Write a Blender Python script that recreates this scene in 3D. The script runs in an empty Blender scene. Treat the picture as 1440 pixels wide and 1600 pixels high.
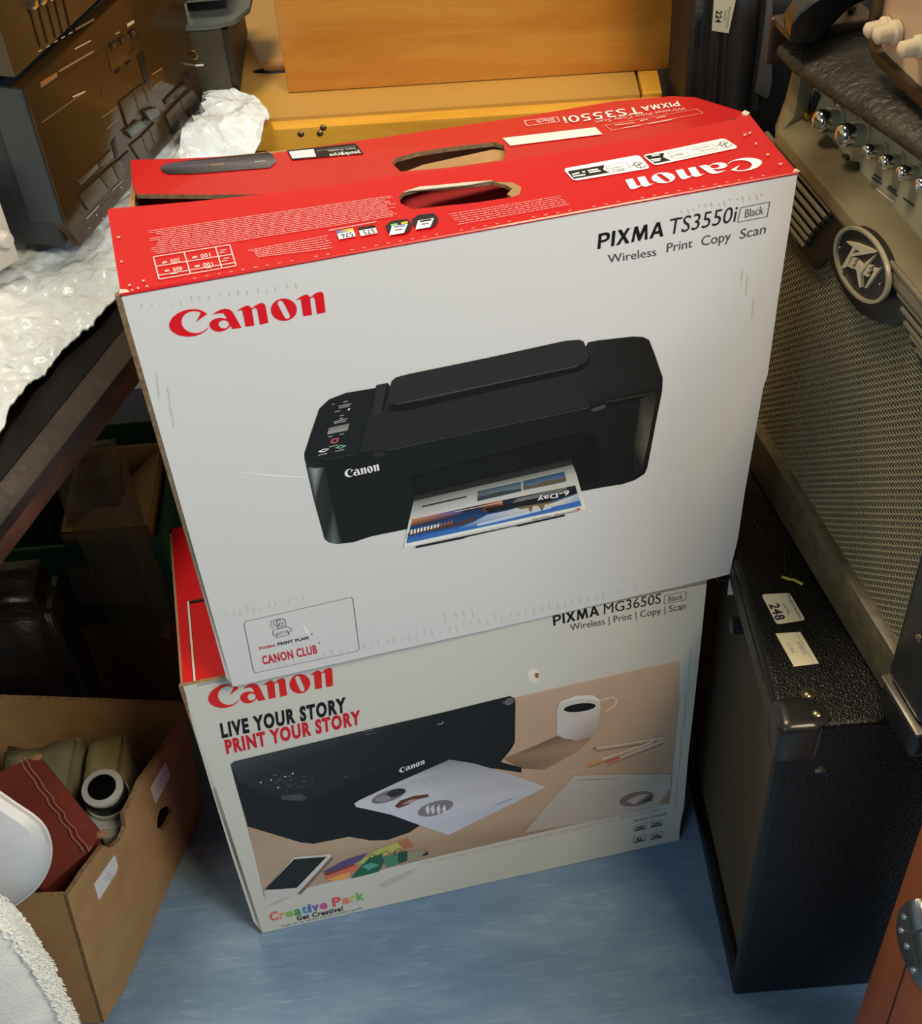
import bpy, bmesh, math, random
from mathutils import Vector as V, Matrix, noise
from mathutils.geometry import tessellate_polygon
random.seed(7)
SC = bpy.context.scene
COL = SC.collection

# ---------------------------------------------------------------- camera
FPX, PITCH, ROLL, CAMH = 2093.55, 0.780872, -0.0827516, 1.407576
RC = (Matrix.Rotation(math.pi/2-PITCH, 3, 'X') @ Matrix.Rotation(ROLL, 3, 'Z'))
CO = V((0, 0, CAMH))
cd = bpy.data.cameras.new('camera'); cam = bpy.data.objects.new('camera', cd); COL.objects.link(cam)
cam.matrix_world = Matrix.Translation(CO) @ RC.to_4x4()
cd.sensor_fit = 'HORIZONTAL'; cd.sensor_width = 36; cd.lens = FPX*36/1440; cd.clip_start = .02
SC.camera = cam

# ---------------------------------------------------------------- light
w = bpy.data.worlds.new('world'); SC.world = w; w.use_nodes = True
bgn = w.node_tree.nodes['Background']; bgn.inputs[0].default_value = (.78, .88, 1, 1); bgn.inputs[1].default_value = .04
def area(name, loc, target, size, energy, color, sizey=None):
    l = bpy.data.lights.new(name, 'AREA'); l.energy = energy; l.color = color; l.size = size
    if sizey: l.shape = 'RECTANGLE'; l.size_y = sizey
    o = bpy.data.objects.new(name, l); COL.objects.link(o); o.location = loc
    o.rotation_euler = (V(target)-V(loc)).to_track_quat('-Z', 'Y').to_euler(); return o
area('window_daylight', (1.45, -.32, 2.0), (-.1, .8, .4), .8, 29, (.80, .90, 1.0), 1.0)
area('window_daylight', (-1.15, -1.1, 2.15), (-.2, .9, .5), .9, 13, (.62, .82, 1.0), 1.1)
area('ceiling_lamp', (-.36, 1.27, 2.55), (.05, .95, .4), .4, 27, (1.0, .83, .58))
area('ceiling_lamp', (.85, -.32, 2.45), (.25, .8, .5), .5, 30, (1.0, .80, .52))
SC.view_settings.view_transform = 'Standard'; SC.view_settings.look = 'None'
SC.view_settings.gamma = 1; SC.view_settings.exposure = -0.06; SC.view_settings.use_curve_mapping = False

# ---------------------------------------------------------------- helpers
def sight(u, v, P, n):
    """the point where the measured line of sight meets the plane (P, n)"""
    d = RC @ V(((u-720)/FPX, -(v-800)/FPX, -1)); P = V(P); n = V(n)
    return CO + d*((P-CO).dot(n)/d.dot(n))
def onz(u, v, z): return sight(u, v, (0, 0, z), (0, 0, 1))
def lin(c):
    return tuple(((x/255)/12.92 if x/255 <= .04045 else ((x/255+.055)/1.055)**2.4) for x in c)
MATS = {}
def mat(name, rgb, rough=.6, metal=0., bump=None, var=None, coat=0., spec=.5, aniso=None, extra=None):
    """rgb 0..255; bump=(scale,strength[,stretch xyz]); var=(scale, amount[,stretch, rgb2])"""
    if name in MATS: return MATS[name]
    m = bpy.data.materials.new(name); m.use_nodes = True; MATS[name] = m
    nt = m.node_tree; N = nt.nodes; Lk = nt.links; b = N['Principled BSDF']
    c = (*lin(rgb), 1); b.inputs['Base Color'].default_value = c
    b.inputs['Roughness'].default_value = rough; b.inputs['Metallic'].default_value = metal
    b.inputs['Coat Weight'].default_value = coat; b.inputs['Specular IOR Level'].default_value = spec
    tc = N.new('ShaderNodeTexCoord')
    def mapped(st):
        mp = N.new('ShaderNodeMapping'); mp.inputs['Scale'].default_value = st; Lk.new(tc.outputs['Object'], mp.inputs[0]); return mp.outputs[0]
    if var:
        n = N.new('ShaderNodeTexNoise'); n.inputs['Scale'].default_value = var[0]; n.inputs['Detail'].default_value = 8
        Lk.new(mapped(var[2] if len(var) > 2 else (1, 1, 1)), n.inputs['Vector'])
        r = N.new('ShaderNodeValToRGB'); r.color_ramp.elements[0].position = .32; r.color_ramp.elements[1].position = .68
        c2 = (*lin(var[3]), 1) if len(var) > 3 else tuple(x*(1-var[1]) for x in c[:3])+(1,)
        r.color_ramp.elements[0].color = c2; r.color_ramp.elements[1].color = c
        Lk.new(n.outputs[0], r.inputs[0]); Lk.new(r.outputs[0], b.inputs['Base Color'])
    if bump:
        n2 = N.new('ShaderNodeTexNoise'); n2.inputs['Scale'].default_value = bump[0]; n2.inputs['Detail'].default_value = 4
        Lk.new(mapped(bump[2] if len(bump) > 2 else (1, 1, 1)), n2.inputs['Vector'])
        bp = N.new('ShaderNodeBump'); bp.inputs['Strength'].default_value = bump[1]; bp.inputs['Distance'].default_value = .002
        Lk.new(n2.outputs[0], bp.inputs['Height']); Lk.new(bp.outputs[0], b.inputs['Normal'])
    if extra: extra(m, nt, b, mapped)
    return m
def printmat(name='print_ink', rough=.42):
    if name in MATS: return MATS[name]
    m = bpy.data.materials.new(name); m.use_nodes = True; MATS[name] = m
    b = m.node_tree.nodes['Principled BSDF']; a = m.node_tree.nodes.new('ShaderNodeVertexColor'); a.layer_name = 'ink'
    m.node_tree.links.new(a.outputs[0], b.inputs['Base Color']); b.inputs['Roughness'].default_value = rough; b.inputs['Specular IOR Level'].default_value = .28
    return m
def tag(o, label=None, cat=None, group=None, kind=None):
    if label: o['label'] = label
    if cat: o['category'] = cat
    if group: o['group'] = group
    if kind: o['kind'] = kind
    return o
def thing(name, loc, label, cat, group=None):
    o = bpy.data.objects.new(name, None); o.empty_display_size = .05; COL.objects.link(o); o.location = loc
    return tag(o, label, cat, group)
def wloc(p):
    t = V((0, 0, 0))
    while p is not None: t += p.location; p = p.parent
    return t
class G:
    def __init__(s): s.v = []; s.f = []; s.m = []; s.c = []
    def poly(s, pts, mi=0):
        k = len(s.v); s.v += [V(p) for p in pts]; s.f.append(tuple(range(k, k+len(pts)))); s.m.append(mi)
    def hexa(s, o, a, b, c, mi=0):
        o, a, b, c = V(o), V(a), V(b), V(c)
        s.hex8([o, o+a, o+a+b, o+b, o+c, o+a+c, o+a+b+c, o+b+c], mi)
    def hex8(s, p, mi=0):
        k = len(s.v); s.v += [V(x) for x in p]
        for f in ((3, 2, 1, 0), (4, 5, 6, 7), (0, 1, 5, 4), (1, 2, 6, 5), (2, 3, 7, 6), (3, 0, 4, 7)):
            s.f.append(tuple(k+i for i in f)); s.m.append(mi)
    def box(s, x0, x1, y0, y1, z0, z1, mi=0): s.hexa((x0, y0, z0), (x1-x0, 0, 0), (0, y1-y0, 0), (0, 0, z1-z0), mi)
    def slab(s, loops, off, mt=0, ms=None, mb=None):
        """closed plate: loops = [outer, hole...] world points, extruded by the vector off"""
        ms = mt if ms is None else ms; mb = ms if mb is None else mb; off = V(off)
        loops = [[V(p) for p in l] for l in loops]; flat = [p for l in loops for p in l]
        k = len(s.v); n = len(flat); s.v += flat + [p+off for p in flat]
        for t in tessellate_polygon(loops):
            s.f.append((k+t[0], k+t[1], k+t[2])); s.m.append(mt)
            s.f.append((k+n+t[2], k+n+t[1], k+n+t[0])); s.m.append(mb)
        i0 = 0
        for l in loops:
            for i in range(len(l)):
                a = k+i0+i; b = k+i0+(i+1) % len(l); s.f.append((a, b, b+n, a+n)); s.m.append(ms)
            i0 += len(l)
    def tube(s, pts, r, n=8, mi=0, close=False):
        pts = [V(p) for p in pts]; k0 = len(s.v); R = r if isinstance(r, (list, tuple)) else [r]*len(pts)
        up = None
        for i, p in enumerate(pts):
            d = (pts[min(i+1, len(pts)-1)]-pts[max(i-1, 0)]).normalized()
            if up is None: up = d.orthogonal().normalized()
            up = (up-d*up.dot(d)).normalized(); sd = d.cross(up)
            for j in range(n):
                a = 2*math.pi*j/n; s.v.append(p+(up*math.cos(a)+sd*math.sin(a))*R[i])
        for i in range(len(pts)-1):
            for j in range(n):
                a = k0+i*n+j; b = k0+i*n+(j+1) % n; s.f.append((a, b, b+n, a+n)); s.m.append(mi)
        s.f.append(tuple(k0+j for j in range(n))[::-1]); s.m.append(mi)
        e = k0+(len(pts)-1)*n; s.f.append(tuple(e+j for j in range(n))); s.m.append(mi)
    def lathe(s, P, ax, prof, n=20, mi=0):
        """prof = [(dist along axis, radius)...]"""
        ax = V(ax).normalized(); s.tube([V(P)+ax*a for a, _ in prof], [max(r, 1e-5) for _, r in prof], n, mi)
    def build(s, name, mats, parent=None, bevel=0, seg=2, smooth=False, label=None, kind=None):
        if not isinstance(mats, (list, tuple)): mats = [mats]
        if parent is None:
            lo = V((min(v.x for v in s.v), min(v.y for v in s.v), min(v.z for v in s.v))); hi = V((max(v.x for v in s.v), max(v.y for v in s.v), 0))
            O = V(((lo.x+hi.x)/2, (lo.y+hi.y)/2, lo.z))
        else: O = wloc(parent)
        me = bpy.data.meshes.new(name); me.from_pydata([tuple(v-O) for v in s.v], [], s.f)
        for m in mats: me.materials.append(m)
        for p, mi in zip(me.polygons, s.m): p.material_index = mi
        if s.c:
            at = me.color_attributes.new('ink', 'FLOAT_COLOR', 'POINT')
            for i, c in enumerate(s.c): at.data[i].color = (*c, 1)
        else:
            bm = bmesh.new(); bm.from_mesh(me)
            bmesh.ops.recalc_face_normals(bm, faces=bm.faces[:])
            if bevel:
                es = [e for e in bm.edges if len(e.link_faces) == 2 and e.calc_face_angle(0) > .5]
                bmesh.ops.bevel(bm, geom=es, offset=bevel, segments=seg, affect='EDGES', profile=.6, clamp_overlap=True)
            bm.to_mesh(me); bm.free()
        if smooth or bevel:
            for p in me.polygons: p.use_smooth = True
            try: me.set_sharp_from_angle(angle=math.radians(38))
            except Exception: pass
        o = bpy.data.objects.new(name, me); COL.objects.link(o)
        if parent is None: o.location = O
        else: o.parent = parent
        if label: o['label'] = label
        if kind: o['kind'] = kind
        return o
def rrect(P, ax, ay, w_, h_, r, n=5):
    """rounded rectangle centred on P"""
    out = []
    for cx, cy, a0 in ((w_/2-r, h_/2-r, 0), (-w_/2+r, h_/2-r, 90), (-w_/2+r, -h_/2+r, 180), (w_/2-r, -h_/2+r, 270)):
        for i in range(n+1):
            a = math.radians(a0+90*i/n); out.append(V(P)+V(ax)*(cx+r*math.cos(a))+V(ay)*(cy+r*math.sin(a)))
    return out
def smoothloop(p, it=1):
    for _ in range(it):
        q = []
        for i in range(len(p)):
            a = V(p[i]).to_2d() if len(p[i]) > 2 else V(p[i]); b = V(p[(i+1) % len(p)])
            q += [a.lerp(b, .25), a.lerp(b, .75)]
        p = q
    return [tuple(x) for x in p]

class Ink:
    """flat print on a carton face; outlines are measured on the photograph and laid on the face's plane"""
    def __init__(s, P, n, white, alb=.80, lift=.0003):
        s.P = V(P); s.n = V(n).normalized(); s.white = lin(white); s.alb = alb; s.g = G(); s.k = 0; s.lift = lift
    def at(s, u, v): return sight(u, v, s.P, s.n)
    def col(s, c):
        if max(c) < 66: m_ = sum(c)/3; c = tuple((x*.45+m_*.55)*.76 for x in c)
        l = lin(c); return tuple(min(1, max(.004, x/wv*s.alb)) for x, wv in zip(l, s.white))
    def raw(s, loops3, cols, up=1):
        s.k += up; off = s.n*(s.lift+.000018*s.k); flat = [p for l in loops3 for p in l]; k = len(s.g.v)
        s.g.v += [V(p)+off for p in flat]; s.g.c += cols
        for t in tessellate_polygon([[V(p) for p in l] for l in loops3]):
            a, b, c = (flat[i] for i in t)
            if (V(b)-V(a)).cross(V(c)-V(a)).dot(s.n) < 0: t = (t[2], t[1], t[0])
            s.g.f.append((k+t[0], k+t[1], k+t[2])); s.g.m.append(0)
    def add(s, pts, c, holes=(), sm=0):
        loops = [pts]+list(holes)
        if sm: loops = [smoothloop(l, sm) for l in loops]
        l3 = [[s.at(*p) for p in l] for l in loops]; n = sum(map(len, l3))
        if isinstance(c, list): cols = [s.col(x) for x in c]
        else: cols = [s.col(c)]*n
        s.raw(l3, cols)
    def line(s, a, b, wd, c):
        A = s.at(*a); B = s.at(*b); t = (B-A).cross(s.n).normalized()*wd/2
        s.raw([[A-t, B-t, B+t, A+t]], [s.col(c)]*4, .02)
    def path(s, pts, wd, c, close=False):
        q = pts+[pts[0]] if close else pts
        for a, b in zip(q, q[1:]): s.line(a, b, wd, c)
    def mapped(s, tris_pts, tris, L, R, T, wdt, hgt, c):
        """2-D art (0..wdt, 0..hgt) mapped so that (0,0)->L, (wdt,0)->R, (0,hgt)->T"""
        s.k += 1; off = s.n*(s.lift+.000018*s.k); k = len(s.g.v)
        Lp, Rp, Tp = s.at(*L), s.at(*R), s.at(*T); cl = s.col(c) if not isinstance(c[0], tuple) else None
        for i, p in enumerate(tris_pts):
            s.g.v.append(Lp+(Rp-Lp)*(p[0]/wdt)+(Tp-Lp)*(p[1]/hgt)+off); s.g.c.append(cl)
        for t in tris:
            a, b, cc = (s.g.v[k+i] for i in t[:3])
            if (b-a).cross(cc-a).dot(s.n) < 0: t = t[::-1]
            s.g.f.append(tuple(k+i for i in t)); s.g.m.append(0)
    def text(s, body, L, R, T, c, bold=0):
        pts, tris, wdt, cap = textart(body, bold); s.mapped(pts, tris, L, R, T, wdt, cap, c)
    def pixma(s, L, R, T, c):
        t = .15; G_ = {'P': ([[(0, 0), (.24, 0), (.24, .38), (.55, .38), (.85, .5), (.92, .7), (.85, .9), (.6, 1), (0, 1)], [(.24, .55), (.24, .83), (.5, .83), (.64, .78), (.68, .69), (.64, .6), (.5, .55)]], .92),
              'I': ([[(0, 0), (.25, 0), (.25, 1), (0, 1)]], .25), 'X': ([[(0, 0), (.28, 0), (.52, .36), (.76, 0), (1.06, 0), (.67, .52), (1.02, 1), (.74, 1), (.53, .68), (.32, 1), (.02, 1), (.38, .52)]], 1.06),
              'M': ([[(0, 0), (.22, 0), (.28, .62), (.56, 0), (.72, 0), (1.0, .62), (1.06, 0), (1.28, 0), (1.14, 1), (.88, 1), (.64, .42), (.40, 1), (.14, 1)]], 1.28), 'A': ([[(0, 0), (.26, 0), (.35, .24), (.76, .24), (.85, 0), (1.12, 0), (.69, 1), (.43, 1)], [(.42, .42), (.56, .78), (.69, .42)]], 1.12)}
        x = 0; Lp, Rp, Tp = s.at(*L), s.at(*R), s.at(*T); tot = .92+.25+1.06+1.28+1.12+4*.14
        for ch in 'PIXMA':
            loops, wd = G_[ch]; l3 = [[Lp+(Rp-Lp)*((x+a)/tot)+(Tp-Lp)*b for a, b in l] for l in loops]; s.raw(l3, [s.col(c)]*sum(map(len, l3)), .05); x += wd+.14
    def spaced(s, body, L, R, T, c, bold, wds):
        L, R, T = V(L), V(R), V(T); tot = sum(wds); x = 0
        for ch, wd in zip(body, wds):
            a = L.lerp(R, x/tot); b = L.lerp(R, (x+wd*.90)/tot); s.text(ch, tuple(a), tuple(b), tuple(a+T-L), c, bold); x += wd
    def done(s, name, parent, label=None, rough=.42):
        return s.g.build(name, printmat('print_ink_%d' % int(rough*100), rough), parent, label=label, kind='stuff' if name in ('printed_text', 'scuff_marks') else None)
_TC = {}
def textart(body, bold=0):
    key = (body, bold)
    if key in _TC: return _TC[key]
    def mk(t):
        cu = bpy.data.curves.new('t', 'FONT'); cu.body = t; cu.size = 1; cu.offset = bold; cu.resolution_u = 3; cu.space_character = 1+bold*4
        o = bpy.data.objects.new('t', cu); COL.objects.link(o); bpy.context.view_layer.update()
        me = bpy.data.meshes.new_from_object(o.evaluated_get(bpy.context.evaluated_depsgraph_get()))
        pts = [tuple(v.co) for v in me.vertices]; fs = [tuple(p.vertices) for p in me.polygons]
        bpy.data.objects.remove(o); bpy.data.curves.remove(cu); bpy.data.meshes.remove(me); return pts, fs
    pts, fs = mk(body); cap = max(p[1] for p in mk('H')[0]); x0 = min(p[0] for p in pts); x1 = max(p[0] for p in pts)
    _TC[key] = ([(p[0]-x0, p[1]) for p in pts], fs, x1-x0, cap); return _TC[key]

# ---------------------------------------------------------------- setting
def vinyl(m, nt, b, mapped):
    N = nt.nodes; L = nt.links
    n = N.new('ShaderNodeTexNoise'); n.inputs['Scale'].default_value = 5; n.inputs['Detail'].default_value = 9; n.inputs['Roughness'].default_value = .62
    L.new(mapped((1.0, 3.2, 1)), n.inputs['Vector'])
    r = N.new('ShaderNodeValToRGB'); e = r.color_ramp.elements
    e[0].position = .3; e[0].color = (*lin((94, 124, 156)), 1); e[1].position = .72; e[1].color = (*lin((138, 164, 186)), 1)
    x = r.color_ramp.elements.new(.52); x.color = (*lin((112, 142, 172)), 1)
    L.new(n.outputs[0], r.inputs[0]); 
    n2 = N.new('ShaderNodeTexNoise'); n2.inputs['Scale'].default_value = 28; n2.inputs['Detail'].default_value = 6; L.new(mapped((1, 7, 1)), n2.inputs['Vector'])
    r2 = N.new('ShaderNodeValToRGB'); r2.color_ramp.elements[0].position = .55; r2.color_ramp.elements[1].position = .78
    L.new(n2.outputs[0], r2.inputs[0]); mx = N.new('ShaderNodeMixRGB'); mx.inputs[2].default_value = (*lin((178, 198, 212)), 1)
    ml = N.new('ShaderNodeMath'); ml.operation = 'MULTIPLY'; ml.inputs[1].default_value = .28; L.new(r2.outputs[0], ml.inputs[0])
    L.new(ml.outputs[0], mx.inputs[0]); L.new(r.outputs[0], mx.inputs[1]); L.new(mx.outputs[0], b.inputs['Base Color'])
M_floor = mat('blue_vinyl', (110, 145, 180), .5, extra=vinyl)
g = G(); g.box(-1.6, 1.6, -1.8, 2.3, -.04, 0); tag(g.build('floor', M_floor), 'blue marbled vinyl floor', kind='structure')
M_wall = mat('grey_wall_paint', (196, 190, 170), .85, var=(3, .12))
for nm, b in (('wall_back', (-1.6, 1.6, 2.3, 2.36, 0, 2.8)), ('wall_left', (-1.66, -1.6, -1.8, 2.36, 0, 2.8)), ('wall_right', (1.6, 1.66, -1.8, 2.36, 0, 2.8))):
    g = G(); g.box(*b); tag(g.build(nm, M_wall), kind='structure')

# ---------------------------------------------------------------- shared materials
WHITE_T = (200, 203, 209)
def carton(m, nt, b, mapped):   # faint fluting of the corrugated board under the coated paper, and scuffs
    N = nt.nodes; L = nt.links
    wv = N.new('ShaderNodeTexWave'); wv.inputs['Scale'].default_value = 62; wv.inputs['Distortion'].default_value = .4; L.new(mapped((1, .2, 0)), wv.inputs['Vector'])
    n = N.new('ShaderNodeTexNoise'); n.inputs['Scale'].default_value = 6; L.new(mapped((1, 1, 1)), n.inputs['Vector'])
    ad = N.new('ShaderNodeMath'); ad.operation = 'MULTIPLY_ADD'; ad.inputs[1].default_value = 14; L.new(n.outputs[0], ad.inputs[0]); L.new(wv.outputs[0], ad.inputs[2])
    bp = N.new('ShaderNodeBump'); bp.inputs['Strength'].default_value = .018; bp.inputs['Distance'].default_value = .002
    L.new(ad.outputs[0], bp.inputs['Height']); L.new(bp.outputs[0], b.inputs['Normal'])
M_white = mat('white_coated_board', (231, 231, 231), .38, extra=carton)
M_red = mat('red_coated_board', (192, 13, 22), .3, bump=(9, .35), coat=.25)
M_redin = mat('dark_red_board', (150, 12, 20), .5)
M_kraft = mat('kraft_board', (172, 136, 92), .9, var=(30, .18), bump=(60, .2))
M_flute = mat('corrugated_edge', (150, 122, 88), .95, var=(220, .5))
M_tear = mat('torn_paper', (205, 196, 180), .9, bump=(80, .5))
M_black = mat('black_plastic', (20, 20, 21), .42)
M_blackgloss = mat('smoked_gloss_plastic', (26, 20, 14), .07, coat=.6, var=(60, .25))
M_chrome = mat('chrome', (225, 225, 225), .09, 1)
M_steel = mat('dull_steel', (150, 145, 135), .34, 1)

# ================================================================ printer cartons
def logo():
    c1 = lambda L: [(255+x/10.286, 440+y/10.286) for x, y in L]
    c2 = lambda L: [(375+x/10.286, 440+y/10.286) for x, y in L]
    el = lambda cx, cy, rx, ry, n=22: [(cx+rx*math.cos(2*math.pi*i/n), cy+ry*math.sin(2*math.pi*i/n)) for i in range(n)]
    Cc = [(705, 515), (650, 475), (590, 450), (520, 439), (430, 441), (330, 461), (230, 505), (150, 570), (107, 640), (93, 700), (112, 765), (170, 820), (250, 858), (340, 878), (430, 882), (520, 868), (600, 840), (670, 798), (727, 742), (716, 734), (660, 783), (600, 812), (530, 823), (450, 817), (385, 790), (330, 745), (298, 690), (291, 630), (308, 570), (350, 520), (400, 490), (470, 471), (550, 474), (603, 492), (575, 560), (522, 650), (600, 592)]
    a = [(785, 527), (870, 470), (940, 440), (1000, 431), (1060, 441), (1100, 470), (1130, 512), (1257, 737), (1112, 760), (1085, 710), (1040, 750), (980, 785), (910, 803), (840, 795), (780, 762), (745, 715), (743, 660), (785, 615), (850, 586), (920, 577), (980, 587), (1012, 602), (1008, 560), (965, 503), (900, 505)]
    ah = el(973, 682, 84, 66)
    n1 = [(-52, 466), (20, 420), (80, 387), (120, 378), (160, 395), (184, 428), (250, 377), (310, 345), (355, 338), (392, 358), (410, 400), (455, 658), (318, 687), (275, 445), (250, 418), (215, 422), (190, 455), (228, 700), (90, 724), (35, 455)]
    oo = [(703+208*math.cos(t)*1.0+0*math.sin(t), 447+180*math.sin(t)) for t in [2*math.pi*i/28 for i in range(28)]]
    oh = [(600, 350), (612, 312), (645, 298), (675, 305), (700, 335), (755, 440), (806, 545), (800, 575), (765, 592), (735, 590), (712, 565), (655, 460)]
    n2 = [(892, 292), (960, 245), (1020, 212), (1065, 202), (1100, 220), (1124, 250), (1200, 190), (1255, 164), (1300, 158), (1330, 178), (1342, 215), (1370, 490), (1238, 517), (1200, 270), (1180, 246), (1150, 248), (1125, 277), (1155, 530), (1016, 554), (975, 280)]
    return [[c1(Cc)], [c1(a), c1(ah)], [c2(n1)], [c2(oo), c2(oh)], [c2(n2)]]

# geometry solved from the photograph (metres)
T_FL, T_FR = V((-.2142, .7517, .8938)), V((.2626, .8482, .8841))
def frame(pf):   # plane of a front face from three corners
    P, X, Y = pf; ux = (X-P).normalized(); n = ux.cross(Y-P).normalized(); return P, n
TP = onz(358, 1074, .4600)
TX = onz(1140, 898, .4595)
tn = (TX-TP).cross(T_FL-TP).normalized()
if tn.y > 0: tn = -tn
tF = lambda u, v: sight(u, v, TP, tn)
FTL, FTR, FBR, FBL = tF(189, 461), tF(1246, 270), tF(1140, 897), tF(364, 1073)
TD = V((-.0385, .191, 0))
BTL, BTR = V((-.2475, .947, .880)), V((.2385, 1.031, .850))
def _hinge():
    f_ = sight(168, 329, (0, 0, .9), (0, 0, 1)); n_ = (FTR-FTL).cross(f_-FTL).normalized(); d_ = V((0, 0, -.0055))
    a_, b_ = sight(240, 305, FTL, n_)+d_, sight(1110, 194, FTL, n_)+d_; c_ = sight(204, 250, BTL, (0, .98, .2)); m_ = (b_-a_).cross(c_-a_).normalized()
    return sight(206, 251, c_, m_)+V((0, 0, -.004)), sight(1112, 161, c_, m_)+V((0, 0, -.004))
BTL, BTR = _hinge()
BBR, BBL = FBR+TD, FBL+TD
# logo normalised to its own box, in the plane of the top carton's face
_lg3 = [[[tF(*p) for p in l] for l in grp] for grp in logo()]
_ex = (FTR-FTL).normalized(); _ez = tn.cross(_ex); _ez = _ez if _ez.z > 0 else -_ez
_base = (tF(375+90/10.286, 440+724/10.286), tF(375+1240/10.286, 440+517/10.286))
_bx = (_base[1]-_base[0]).normalized(); _by = tn.cross(_bx); _by = _by if _by.z > 0 else -_by
_l2 = [[[((p-_base[0]).dot(_bx), (p-_base[0]).dot(_by)) for p in l] for l in grp] for grp in _lg3]
_x0 = min(p[0] for g_ in _l2 for l in g_ for p in l); _x1 = max(p[0] for g_ in _l2 for l in g_ for p in l)
_y0 = min(p[1] for g_ in _l2 for l in g_ for p in l); _y1 = max(p[1] for g_ in _l2 for l in g_ for p in l)
LOGO = [[[((p[0]-_x0)/(_x1-_x0), (p[1]-_y0)/(_y1-_y0)) for p in l] for l in grp] for grp in _l2]
def put_logo(ink, L, R, T, c):
    Lp, Rp, Tp = ink.at(*L), ink.at(*R), ink.at(*T)
    for grp in LOGO:
        l3 = [[Lp+(Rp-Lp)*x+(Tp-Lp)*y for x, y in l] for l in grp]
        ink.raw(l3, [ink.col(c)]*sum(map(len, l3)))

# ---- upper carton
top = thing('printer_carton', (FBL+FBR+BBL+BBR)/4, 'white and red inkjet printer box balanced on top of another printer box, flaps coming open', 'box')
inw = -tn*.004
g = G()
# front panel with a dented right edge and bottom corner
fr = [FTL, FTR, tF(1215, 470), tF(1199, 585), tF(1192, 606), tF(1186, 640), tF(1163, 770), tF(1153, 838), tF(1150, 852), tF(1143, 880), FBR, tF(1100, 907), tF(760, 985), tF(600, 1020), FBL, tF(354, 1060), tF(300, 870), tF(240, 650)]
g.slab([fr], inw, 0, 1, 2); g.build('front_panel', [M_white, M_flute, M_kraft], top)
def side(a, b, c, d, inn, nm):
    g = G(); g.slab([[a, b, c, d]], inn, 0, 1, 1); return g.build(nm, [M_white, M_kraft], top)
ex = _ex*.004; e = tn*-.0045
side(FBL+e, BBL, BTL, FTL+e, ex, 'side_panel'); side(FBR+e, BBR, BTR, FTR+e-V((0, 0, .001)), -ex, 'side_panel')
side(BBL, BBR, BTR, BTL, tn*.004, 'back_panel')
g = G(); g.slab([[FBL+e, FBR+e, BBR, BBL]], (0, 0, .004), 0, 0, 0); g.build('bottom_panel', [M_kraft], top)
g = G(); g.slab([[FTL-_ex*.0042, FTL-_ex*.0002, FBL-_ex*.0002, FBL-_ex*.003]], inw, 0); g.build('glued_edge', [M_flute], top, label='brown corrugated edge')
# front flap with its torn hand hole
FLP = FTL; f_rl = sight(168, 329, (0, 0, .9), (0, 0, 1)); fn = (FTR-FTL).cross(f_rl-FTL).normalized(); fn = fn if fn.z > 0 else -fn
fF = lambda u, v: sight(u, v, FLP, fn)
ffl = [fF(189, 461), fF(179, 400), fF(168, 329), fF(171, 326), fF(300, 315), fF(480, 296), fF(640, 272), fF(760, 258), fF(930, 228), fF(1060, 205), fF(1148, 186), fF(1163, 174), fF(1170, 178), fF(1205, 222), fF(1246, 270)]
hole = [(626, 318), (623, 308), (630, 300), (655, 293), (690, 291), (730, 287), (770, 283), (800, 285), (814, 292), (812, 303), (800, 308), (740, 317), (690, 322), (645, 327)]
hole = [fF(*p) for p in hole]
g = G(); g.slab([ffl, hole], fn*-.0035, 0, 1, 2); g.build('front_flap', [M_red, M_flute, M_kraft], top, label='glossy red front flap with oval hand hole')
g = G()    # torn lip round the hole
g.slab([[fF(770, 284), fF(800, 285), fF(814, 292), fF(812, 303), fF(800, 308), fF(792, 303), fF(800, 295), fF(790, 289)]], fn*-.003, 0); g.build('torn_lip', [M_kraft], top, label='torn brown card at the end of the hand hole'); g = G(); g.slab([[fF(655, 293), fF(690, 290), fF(730, 286), fF(770, 283), fF(730, 290), fF(690, 294), fF(640, 299), fF(630, 301)]], fn*.0008, 0)
g.build('torn_lip', [M_tear], top, label='pale torn card round the hand hole')
g = G()    # worn fold between flap and front
A, B = FTL, FTR; pts = [A.lerp(B, i/24)+fn*.0002-tn*.0 for i in range(25)]
g.tube(pts, .0012, 6); g.build('fold', [M_red], top)
g = G(); g.slab([[fF(1158, 178), fF(1163, 174), fF(1171, 178), fF(1166, 182), fF(1160, 181)]], fn*.0012, 0); g.build('torn_corner', [M_tear], top, label='torn pale corner'); g = G(); g.slab([[FTR+_ex*-.004+fn*.0006, FTR+_ex*.0015+fn*.0004, FTR+fn*.0004+V((-.001, .004, 0)), FTR+_ex*-.003+fn*.0006+V((0, .002, 0))]], fn*.001, 0); g.build('torn_corner', [M_tear], top, label='torn pale corner'); g = G(); g.slab([[FTL+fn*.0006-_ex*.001, FTL+_ex*.006+fn*.0006, FTL+_ex*.004+fn*.0006+V((0, .003, 0)), FTL+fn*.0006+V((-.001, .005, 0))]], fn*.001, 0); g.build('torn_corner', [M_tear], top, label='torn pale corner')
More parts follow.
